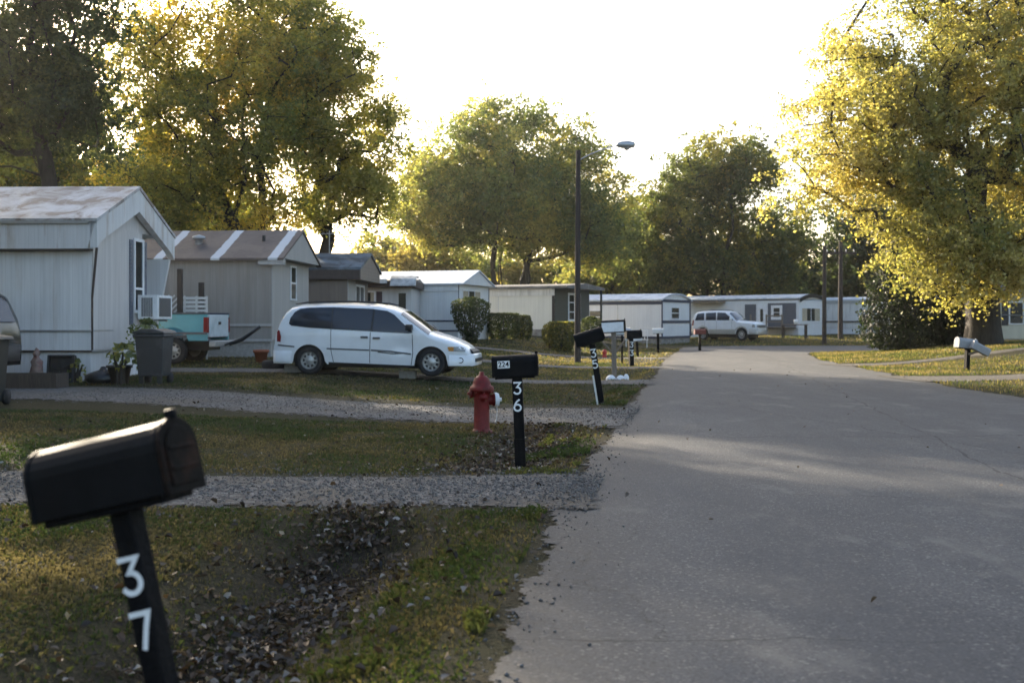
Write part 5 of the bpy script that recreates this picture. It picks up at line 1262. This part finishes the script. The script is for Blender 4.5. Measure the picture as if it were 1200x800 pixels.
# trees outside the left of the frame whose shade falls across the lane
OFFS = [(-25.5, 37, 16, 21, OL), (-21.5, 27, 12, 22, GRN), (-15.5, 19, 11, 24, OL), (-12.5, 12.5, 9, 26, GRN)]
for i, (x, y, H_, sd, pal) in enumerate(OFFS):
    make_tree('maple_tree', Vector((x, y, hgt(x, y))), 'tree standing left of the view whose shade falls over the lane',
              [(0, 0, H_ * .64, 3.4, 3.4, H_ * .34), (1.6, 1, H_ * .5, 2.8, 2.8, H_ * .22), (-1.8, -1, H_ * .52, 2.8, 2.8, H_ * .24)], H_ * .26, .3, 120, 84, .22, pal, sd, crad=1.15, gap=.02, group='trees outside the view')
# centre tree
make_tree('maple_tree', tl(598, 92), 'broad round green tree in the middle behind the cream trailer',
          [(0, 0, 13.0, 8.4, 7, 6.6), (-5.6, 0, 10.8, 5.0, 5, 4.4), (5.8, 0, 10.6, 5.0, 5, 4.8), (0, -1, 10, 7.5, 5, 3.4), (7.2, 0, 7.6, 3.0, 3.2, 3.0)], 4.0, .48, 900, 160, .23, OLG, 12, stems=5, crad=1.45, gap=.03, spread=.75, group='trees behind the far trailers')
make_tree('maple_tree', tl(715, 106), 'smaller dark green tree between the two large trees',
          [(0, 0, 7.4, 3.4, 3, 5.0), (2.8, 0, 8.0, 2.8, 3, 5.0), (-2.0, 0, 5, 2.6, 3, 3)], 2.6, .3, 200, 126, .30, GRN, 14, crad=1.3, group='trees behind the far trailers')
make_tree('maple_tree', tl(838, 100), 'tall dark green tree behind the far long trailer',
          [(.8, 0, 14.6, 5.6, 4.6, 4.6), (-3.6, 0, 10, 4.4, 4.2, 5.0), (4.8, 0, 9.0, 4.2, 4.2, 4.6), (0, 0, 6.6, 6, 4, 3.6), (-5.5, 0, 5.6, 2.8, 3, 3.6), (6.4, 0, 5, 2.6, 3, 3.2)], 3.6, .45, 520, 161, .25, [((.062, .082, .03), 4), ((.088, .106, .034), 4), ((.135, .14, .04), 2), ((.19, .175, .045), 1.5)], 15, stems=3, crad=1.4, gap=.03, spread=.5, group='trees behind the far trailers')
# big yellow tree on the right
make_tree('maple_tree', tl(1152, 43), 'large yellow tree with thick trunk on the right bank',
          [(-4.6, 0, 9.8, 3.6, 3.6, 3.8), (-1.0, -.5, 12.5, 4.6, 4.2, 4.2), (3.4, 0, 10.5, 4.6, 4.2, 5.0), (-6.4, -.3, 7.2, 2.4, 2.4, 1.6), (-3.2, -1, 6.0, 2.6, 2.6, 2.0), (-1.8, -1.5, 4.0, 2.0, 2.0, 1.7), (2.6, -1.5, 4.6, 2.6, 2.4, 2.0), (0, 0, 7.6, 5, 4, 3), (-3.0, -.5, 13.6, 2.0, 2.2, 2.0), (-7.3, -.3, 5.6, 1.5, 1.6, 1.0), (-1.0, -2.6, 3.5, 2.3, 1.6, 1.7), (-3.4, -1.8, 4.6, 1.6, 1.6, 1.3), (.8, -2.4, 3.9, 1.9, 1.5, 1.6), (-2.8, -2.4, 3.2, 1.9, 1.5, 1.5), (-.4, -2.9, 2.9, 1.8, 1.3, 1.2)], 4.4, .66, 840, 210, .12, YEL, 17, crad=.9, gap=.07, bias=.4, group=None)
# dark cedar shrubs below it
def make_shrub(name, loc, label, prof, n, leaf, cols, seed, cat='bush', group=None, sq=2.0, mat='leaf', depth=.22, stems=5, yscale=1.0, rough_=.12):
    """foliage packed in a skin below an outline prof [(radius, z)], round or squarish (sq > 2) in plan, with stems inside"""
    rng = np.random.default_rng(seed); zs = np.array([p[1] for p in prof]); rs = np.array([p[0] for p in prof])
    z = rng.uniform(zs[0], zs[-1], n * 2); rr = np.interp(z, zs, rs); keep = rng.random(n * 2) < rr / rs.max() * .9 + .1; z = z[keep][:n]; rr = rr[keep][:n]; m = len(z)
    a = rng.uniform(0, 2 * math.pi, m); k = (np.abs(np.cos(a)) ** sq + np.abs(np.sin(a)) ** sq) ** (-1 / sq)
    q = rr * k * np.sqrt(1 - depth * 2 * rng.random(m) * (rng.random(m) < .8) - (rng.random(m) < .2) * rng.random(m) * .55)
    nz = np.array([mnoise.noise(Vector((math.cos(a[i]) * rr[i] * 3, math.sin(a[i]) * rr[i] * 3, z[i] * 3 + seed))) for i in range(m)])
    q = q * (1 + rough_ * nz); P_ = np.c_[np.cos(a) * q, np.sin(a) * q * yscale, z + nz * rough_ * .6]
    topm = rng.random(m) < .28; t2 = rng.random(m) ** .5; ztop = zs[-1] - .06 * rng.random(m); rt = rs[-1] * t2 * k
    P_[topm] = np.c_[np.cos(a) * rt, np.sin(a) * rt * yscale, ztop + nz * rough_ * .5][topm]
    Nn = np.c_[np.cos(a), np.sin(a), np.full(m, .4)] + rng.normal(size=(m, 3)) * .7; Nn /= np.linalg.norm(Nn, axis=1, keepdims=True)
    pal = np.array([c[0] for c in cols]); T = pal[rng.choice(len(cols), m, p=np.array([c[1] for c in cols], float) / sum(c[1] for c in cols))] * (.7 + .6 * rng.random((m, 1)))
    r = empty(name, loc, 0, label, cat, group)
    V, Fq_ = leaf_cards(P_, Nn, leaf * (.7 + .6 * rng.random(m)), rng); npmesh('foliage', V, Fq_, M[mat], tint=np.repeat(T, 4, 0), parent=r)
    mb = MB()
    for i in range(stems):
        b = 2 * math.pi * i / stems + .3; e = rs.max() * .6; mb.tube([(.06 * math.cos(b), .06 * math.sin(b), -.15), (e * .4 * math.cos(b), e * .4 * math.sin(b) * yscale, zs[-1] * .4), (e * math.cos(b), e * math.sin(b) * yscale, zs[-1] * .8)], [.045, .03, .012], 6)
    mb.build('stem', M['bark'], r); return r
CED = [((.010, .016, .009), 4), ((.014, .022, .011), 3)]
HED = [((.024, .036, .014), 4), ((.038, .052, .018), 4), ((.06, .07, .022), 2)]
HEDY = [((.045, .055, .016), 3), ((.085, .09, .022), 4), ((.14, .125, .03), 3)]
make_shrub('clipped_bush', tl(551, 48), 'tall dark clipped bush shaped like an upturned cone beside the minivan', [(.28, 0), (.42, .35), (.75, .95), (.88, 1.4), (.86, 1.75), (.6, 1.95), (.25, 2.02)], 6500, .075, HED, 31, group='clipped bushes on the lawn')
make_shrub('clipped_bush', tl(590, 54), 'low dark boxy bush right of the tall clipped bush', [(.62, 0), (.78, .3), (.84, .8), (.8, 1.15), (.7, 1.3)], 5000, .085, HED, 32, group='clipped bushes on the lawn', sq=4, yscale=.8)
make_shrub('clipped_bush', tl(612, 55), 'small dark bush mixed with yellow green leaves next to the boxy one', [(.4, 0), (.5, .3), (.52, .8), (.48, 1.1), (.4, 1.22)], 3600, .085, HEDY[:2] + HED[:1], 33, group='clipped bushes on the lawn', sq=3.5)
make_shrub('clipped_bush', tl(659, 48), 'yellow green clipped bush left of the street light pole', [(.4, 0), (.56, .35), (.66, .85), (.68, 1.15), (.6, 1.28)], 5000, .075, HEDY, 34, group='clipped bushes on the lawn', sq=4)
make_shrub('clipped_bush', tl(646, 49.5), 'small round golden bush tucked beside the yellow green one', [(.15, .1), (.42, .4), (.46, .8), (.34, 1.08), (.1, 1.15)], 2200, .075, HEDY[1:], 36, group='clipped bushes on the lawn')
make_shrub('clipped_bush', tl(693, 54), 'dark bush behind the street light pole', [(.5, 0), (.62, .4), (.66, 1.0), (.5, 1.4), (.2, 1.55)], 3600, .085, HED, 35, group='clipped bushes on the lawn')
make_shrub('cedar_bush', tl(1064, 47.5), 'large dark evergreen bush under the yellow tree', [(1.6, 0), (1.95, .6), (1.9, 1.6), (1.55, 2.8), (1.0, 4.0), (.45, 4.9), (.05, 5.5)], 17000, .13, CED, 41, depth=.35, rough_=.35)
make_shrub('cedar_bush', tl(1122, 46.5), 'lower dark evergreen bush against the thick yellow tree trunk', [(.9, 0), (1.15, .5), (1.05, 1.2), (.7, 1.9), (.2, 2.4)], 7000, .12, CED, 42, depth=.35, rough_=.35)
make_shrub('leafy_plant', tl(141, 20.8) , 'loose leafy plant growing beside the pot at the trailer corner', [(.05, .3), (.18, .42), (.27, .58), (.22, .7), (.1, .78)], 60, .13, GRN[1:], 43, cat='plant', depth=.45)
make_shrub('leafy_plant', tl(172, 22.6), 'bushy plant growing under the white air conditioner', [(.1, .0), (.35, .45), (.42, .9), (.3, 1.15), (.1, 1.25)], 420, .10, GRN[:2], 44, cat='plant', depth=.45)
make_shrub('leafy_plant', tl(90, 21.4), 'small weed growing between the fan and the black bag', [(.05, 0), (.15, .15), (.18, .3), (.05, .45)], 60, .09, GRN[1:], 45, cat='plant', depth=.45)

# background trees: three built, the rest copies
bgs = []
for i, (pal, lob, sd) in enumerate([(PALE, [(0, 0, 6.0, 4.4, 3.5, 3.6), (3, 0, 4.6, 3.2, 3, 2.8), (-3.2, 0, 4.8, 3, 3, 2.8), (0, 0, 2.4, 4.6, 3, 2)], 51), (GRN, [(0, 0, 7.4, 4.2, 3.6, 4.4), (2.8, 0, 4.6, 3, 3, 3.2), (-3, 0, 5, 3.2, 3, 3.4), (0, 0, 2.6, 4.8, 3, 2.2)], 52), (DRK, [(0, 0, 8, 3.6, 3.4, 5), (2, 0, 5, 3, 3, 3.6), (-2.4, 0, 5, 3, 3, 3.6), (0, 0, 2.6, 4.4, 3, 2.4)], 53)]):
    bgs.append(make_tree('background_tree', Vector((0, 0, 0)), 'x', lob, 2.2, .25, 150, 84, .34, pal, sd, crad=1.35, group='trees far behind the trailers', minr=.03))
BG = [  # kind, px, Y, scale, label
    (0, 462, 112, 1.05, 'pale yellow green tree low behind the brown trailer roof'), (0, 432, 128, .8, 'small pale tree farthest left in the low sky gap'), (0, 515, 104, .95, 'pale gold tree left of the broad round tree'),
    (1, 545, 118, .85, 'green tree showing between the stems of the broad round tree'), (0, 625, 120, .9, 'pale tree low behind the street light pole'), (1, 690, 118, 1.0, 'mid green tree low right of the street light pole'),
    (2, 760, 122, 1.0, 'dark tree low behind the white navy trimmed trailer'), (2, 905, 116, 1.05, 'dark tree right of the tall tree behind the long trailer'), (0, 955, 126, .9, 'yellow green tree above the arched trailer end'),
    (2, 1005, 112, 1.35, 'tall dark tree behind the two utility poles'), (2, 1050, 108, 1.2, 'dark tree behind the stained white trailer'), (1, 1105, 104, 1.2, 'green tree behind the dark cedar bush'), (2, 1165, 98, 1.25, 'dark tree behind the yellow house'), (1, 1230, 92, 1.3, 'green tree past the right edge behind the yellow house'),
    (1, 380, 136, .7, 'small green tree by the television antenna'), (1, 250, 86, 1.2, 'green tree low behind the olive gold tree'), (2, 170, 78, 1.2, 'dark tree low behind the nearest trailer roof'), (1, 90, 84, 1.5, 'green tree behind the dark upper left tree'), (2, -10, 80, 1.6, 'dark tree at the left edge behind the others'), (1, 580, 122, .9, 'green tree behind the middle of the cream trailer')]
used = set()
for kd, px, Y, sc, lab in BG:
    o = bgs[kd] if kd not in used else copy_tree(bgs[kd]); used.add(kd)
    g = GP(px, Y); o.location = (g.x, g.y, g.z); o.scale = (sc, sc, sc * random.uniform(.95, 1.08)); o.rotation_euler = (0, 0, random.uniform(0, 6.3)); o['label'] = lab

# ------------------------------------------------------------------ grass, fallen leaves, loose gravel
def pts_on_verge(n, y0, y1, d0, d1, side=-1):
    y = y0 + (y1 - y0) * RNG.random(n); d = d0 + (d1 - d0) * RNG.random(n)
    x = interp(EL, y) - d if side < 0 else interp(ER, y) + d
    return x, y, d
def in_view(x, y, m=.06): return (np.abs(x) < y * (.48 + m) + .4) & (y > 1.2)
def off_drive(x, y, d, grow=.0):
    k = np.ones(len(x), bool)
    for c, w in DRIVES: k &= np.abs(y - drive_c(c, d)) > w - .12 + grow + .25 * (RNG.random(len(x)) - .3)
    return k
GV = []; GF = []; GT = []; base = 0
def blades(x, y, hgt_, wid, cols, lean=.5):
    global base
    n = len(x); z = height(x, y); a = RNG.uniform(0, 2 * math.pi, n); t = RNG.uniform(0, 2 * math.pi, n); h = hgt_ * (.5 + RNG.random(n)); w = wid * (.7 + .6 * RNG.random(n)) / 2
    dx, dy = np.cos(a) * w, np.sin(a) * w; L_ = lean * RNG.random(n) * h; tx, ty = np.cos(t) * L_, np.sin(t) * L_
    V = np.empty((n, 4, 3)); V[:, 0] = np.c_[x - dx, y - dy, z - .03]; V[:, 1] = np.c_[x + dx, y + dy, z - .03]; V[:, 2] = np.c_[x + tx * .4 + dx * .7, y + ty * .4 + dy * .7, z + h * .6]; V[:, 3] = np.c_[x + tx, y + ty, z + h * (1 - .3 * lean)]
    patch = np.array([mnoise.noise(Vector((px_ * .5, py_ * .5, 0))) + .6 * mnoise.noise(Vector((px_ * 1.7, py_ * 1.7, 4))) for px_, py_ in zip(x, y)])
    q = np.clip(.5 + patch * .9 + RNG.normal(size=n) * .22, 0, .999); pal = np.array(cols); T = pal[(q * len(cols)).astype(int)] * (.7 + .6 * RNG.random((n, 1)))
    GV.append(V.reshape(-1, 3)); GT.append(np.repeat(T, 4, 0)); GF.append(np.arange(n * 4).reshape(n, 4) + base); base += n * 4
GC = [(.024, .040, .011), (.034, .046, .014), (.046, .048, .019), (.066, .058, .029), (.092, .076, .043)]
GC_SUNLIT = [(.040, .056, .016), (.060, .066, .022), (.085, .080, .030), (.120, .102, .044), (.150, .122, .060)]  # same grass in brighter tones, its sunlit look put into the colour
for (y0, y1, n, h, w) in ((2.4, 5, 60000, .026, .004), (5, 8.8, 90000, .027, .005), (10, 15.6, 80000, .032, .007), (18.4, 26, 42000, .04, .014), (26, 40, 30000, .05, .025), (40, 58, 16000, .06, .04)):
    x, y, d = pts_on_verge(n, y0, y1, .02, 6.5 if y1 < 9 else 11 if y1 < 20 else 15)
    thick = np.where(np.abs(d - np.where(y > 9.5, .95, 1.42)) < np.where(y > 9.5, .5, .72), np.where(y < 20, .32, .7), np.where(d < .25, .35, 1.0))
    k = in_view(x, y) & off_drive(x, y, d) & (RNG.random(n) < thick); x, y, d = x[k], y[k], d[k]; blades(x, y, h, w, GC if y0 < 26 else GC_SUNLIT, 1.3)
    if y1 < 30:      # taller, greener growth along the asphalt and on the ditch banks
        x, y, d = pts_on_verge(n // 4, y0, y1, .04, .8); cl = np.array([mnoise.noise(Vector((a * 1.6, b * 1.6, 9))) for a, b in zip(x, y)]); k = in_view(x, y) & off_drive(x, y, d) & (cl > .12); blades(x[k], y[k], h * 1.7, w, GC[:3] + [(.060, .070, .022)], .9)
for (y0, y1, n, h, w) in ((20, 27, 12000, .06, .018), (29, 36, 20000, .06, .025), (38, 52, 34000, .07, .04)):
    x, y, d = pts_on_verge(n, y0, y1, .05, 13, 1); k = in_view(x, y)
    k &= np.abs(y - (27.6 + .06 * d)) > 1.15; k &= np.abs(y - (36 + .28 * d)) > .95; blades(x[k], y[k], h, w, GC_SUNLIT)
x = RNG.uniform(-4, 34, 16000); y = RNG.uniform(65.6, 84, 16000); k = (in_view(x, y)) & ((x > interp(EL, y) - 10)); blades(x[k], y[k], .09, .06, GC_SUNLIT)
g = npmesh('grass', np.concatenate(GV), np.concatenate(GF), M['grass'], tint=np.concatenate(GT)); tag(g, 'short patchy green and straw coloured grass on the verges and lawns', 'grass', kind='stuff')

def litter(xs, ys, size, cols):
    n = len(xs); z = height(xs, ys); C = np.c_[xs, ys, z + .012 + .03 * RNG.random(n)]; Nn = RNG.normal(size=(n, 3)) * .45 + [0, 0, 1]; Nn /= np.linalg.norm(Nn, axis=1, keepdims=True)
    a = RNG.normal(size=(n, 3)); a -= Nn * (a * Nn).sum(1, keepdims=True); a /= np.linalg.norm(a, axis=1, keepdims=True); b = np.cross(Nn, a); s = (size * (.5 + RNG.random(n)))[:, None]
    V = np.empty((n, 6, 3)); cu = (RNG.random((n, 1)) * .95 - .1) * s; V[:, 0] = C - a * s * .6; V[:, 1] = C - a * s * .2 + b * s * .42 + Nn * cu; V[:, 2] = C + a * s * .35 + b * s * .3 + Nn * cu * .8; V[:, 3] = C + a * s * .7 + Nn * cu * .4; V[:, 4] = C + a * s * .3 - b * s * .34 + Nn * cu; V[:, 5] = C - a * s * .2 - b * s * .38 + Nn * cu * .7
    pal = np.array(cols); T = pal[RNG.choice(len(cols), n)] * (.6 + .7 * RNG.random((n, 1))); i = np.arange(n)[:, None] * 6
    Fq_ = np.concatenate([i + [0, 1, 2, 3], i + [0, 3, 4, 5]]); return V.reshape(-1, 3), Fq_, np.repeat(T, 6, 0)
LCOL = [(.05, .037, .028), (.07, .053, .042), (.025, .019, .015), (.13, .105, .085), (.05, .034, .024), (.21, .195, .18), (.08, .05, .03), (.04, .03, .024)]
n = 4600; y = 2.4 + 6.6 * RNG.random(n); d = 1.42 + RNG.normal(size=n) * np.where(RNG.random(n) < .7, .20, .5)
x1 = interp(EL, y) - d; k = off_drive(x1, y, d, -.1); k &= np.array([mnoise.noise(Vector((a * 2.2, b * 2.2, 7))) for a, b in zip(x1, y)]) > -.34; X1, Y1 = x1[k], y[k]
n = 1900; y = 10.2 + 5.2 * RNG.random(n); d = .95 + RNG.normal(size=n) * .36; x1 = interp(EL, y) - d; k = off_drive(x1, y, d, -.1); X1 = np.r_[X1, x1[k]]; Y1 = np.r_[Y1, y[k]]
n = 1500; y = 2.4 + 24 * RNG.random(n) ** 1.3; d = 7 * RNG.random(n) ** 1.2 - .1; X1 = np.r_[X1, interp(EL, y) - d]; Y1 = np.r_[Y1, y]
V, Fq_, T = litter(X1, Y1, .034, LCOL); o = npmesh('fallen_leaves', V, Fq_, M['litter'], tint=T); tag(o, 'curled brown and grey fallen leaves gathered in the roadside ditch', 'fallen leaves', kind='stuff')
n = 60; y = 5 + 30 * RNG.random(n); xr = interp(EL, y) + (interp(ER, y) - interp(EL, y)) * RNG.random(n) ** 1.4; V, Fq_, T = litter(xr, y, .034, LCOL[:2] + LCOL[3:4]); V[:, 2] += .012
o = npmesh('road_leaves', V, Fq_, M['litter'], tint=T); tag(o, 'stray dry leaves scattered over the asphalt', 'fallen leaves', kind='stuff')
# gravel stones on the nearest drives and the asphalt margin
def stones(xs, ys, zs, size):
    n = len(xs); oc = np.array([(1, 0, 0), (0, 1, 0), (-1, 0, 0), (0, -1, 0), (0, 0, .7), (0, 0, -.7)], float); of = np.array([(0, 1, 4), (1, 2, 4), (2, 3, 4), (3, 0, 4), (1, 0, 5), (2, 1, 5), (3, 2, 5), (0, 3, 5)])
    V = oc[None] * (.6 + .8 * RNG.random((n, 6, 1))) * (size * (.4 + 1.1 * RNG.random(n) ** 2))[:, None, None]; a = RNG.uniform(0, 6.28, n); c, s_ = np.cos(a), np.sin(a)
    X = V[:, :, 0] * c[:, None] - V[:, :, 1] * s_[:, None] + xs[:, None]; Y = V[:, :, 0] * s_[:, None] + V[:, :, 1] * c[:, None] + ys[:, None]; Z = V[:, :, 2] + zs[:, None]
    g_ = .05 + .10 * RNG.random(n); T = np.c_[g_, g_ * .98, g_ * .96]; return np.stack([X, Y, Z], -1).reshape(-1, 3), (of[None] + np.arange(n)[:, None, None] * 6).reshape(-1, 3), np.repeat(T, 6, 0)
n = 14000; d = 12 * RNG.random(n) ** 1.3 - .3; y = 9.42 + RNG.normal(size=n) * .52; x = interp(EL, y) - d; z = height(x, y) + .036
n2 = 6000; d2 = 10 * RNG.random(n2) ** 1.3 - .3; y2 = drive_c(17.0, d2) + RNG.normal(size=n2) * .8; x2 = interp(EL, y2) - d2; z2 = height(x2, y2) + .036
n3 = 700; y3 = 3 + 17 * RNG.random(n3) ** 1.4; x3 = interp(EL, y3) + np.abs(RNG.normal(size=n3)) * .22 - .04; z3 = np.full(n3, .010)
V, Fq_, T = stones(np.r_[x, x2, x3], np.r_[y, y2, y3], np.r_[z, z2, z3], .0105)
mg = leafmat('gravel_stones', trans=0); o = npmesh('loose_gravel', V, Fq_, mg, tint=T); tag(o, 'loose grey gravel stones on the drives and road margin', 'gravel', kind='stuff')

hz = MB().box(-260, 260, -30, 330, -3, 34).build('glare_haze', None); tag(hz, kind='stuff')  # thin scattering volume added to lift the shadows like veiling glare
hm = bpy.data.materials.new('glare_haze_air'); hm.use_nodes = True; nt = hm.node_tree; nt.nodes.remove(nt.nodes['Principled BSDF'])
pv_ = nt.nodes.new('ShaderNodeVolumePrincipled'); pv_.inputs['Color'].default_value = (.93, .92, .88, 1); pv_.inputs['Density'].default_value = .00016; pv_.inputs['Anisotropy'].default_value = .6
nt.links.new(pv_.outputs[0], nt.nodes['Material Output'].inputs['Volume']); hz.data.materials.append(hm)

# ------------------------------------------------------------------ light, sky, camera
AZ, EV = -31.5, 19.0                 # sun: degrees right of the view direction (+y), degrees up
sd_dir = Vector((math.sin(R(AZ)) * math.cos(R(EV)), math.cos(R(AZ)) * math.cos(R(EV)), math.sin(R(EV))))
sun = bpy.data.lights.new('sun', 'SUN'); sun.energy = 4.2; sun.angle = R(.53); sun.color = (1.0, .86, .66)
so = bpy.data.objects.new('sun', sun); COL.objects.link(so); so.rotation_euler = sd_dir.to_track_quat('Z', 'Y').to_euler()
w = bpy.data.worlds.new('World'); scene.world = w; w.use_nodes = True; nt = w.node_tree; bgn = nt.nodes['Background']
sky = nt.nodes.new('ShaderNodeTexSky'); sky.sky_type = 'NISHITA'; sky.sun_disc = False; sky.sun_elevation = R(EV); sky.sun_rotation = R(AZ)
sky.air_density = 1.0; sky.dust_density = 4.0; sky.ozone_density = .8; sky.altitude = 100
nt.links.new(sky.outputs[0], bgn.inputs[0]); bgn.inputs[1].default_value = .12
cam = bpy.data.cameras.new('camera'); co = bpy.data.objects.new('camera', cam); COL.objects.link(co)
co.location = (0, 0, EYE); co.rotation_euler = (R(90), 0, 0); cam.sensor_width = 36; cam.lens = F / 1200 * 36; cam.shift_y = -24 / 1200
cam.clip_start = .05; cam.clip_end = 3000
cam.dof.use_dof = True; cam.dof.focus_distance = 13; cam.dof.aperture_fstop = 2.5
scene.camera = co
scene.view_settings.view_transform = 'Standard'; scene.view_settings.look = 'None'; scene.view_settings.exposure = 1.9; scene.view_settings.gamma = 1; scene.view_settings.use_curve_mapping = False
scene.cycles.max_bounces = 8; scene.cycles.diffuse_bounces = 4; scene.cycles.transmission_bounces = 6; scene.cycles.transparent_max_bounces = 8
scene.cycles.use_denoising = True
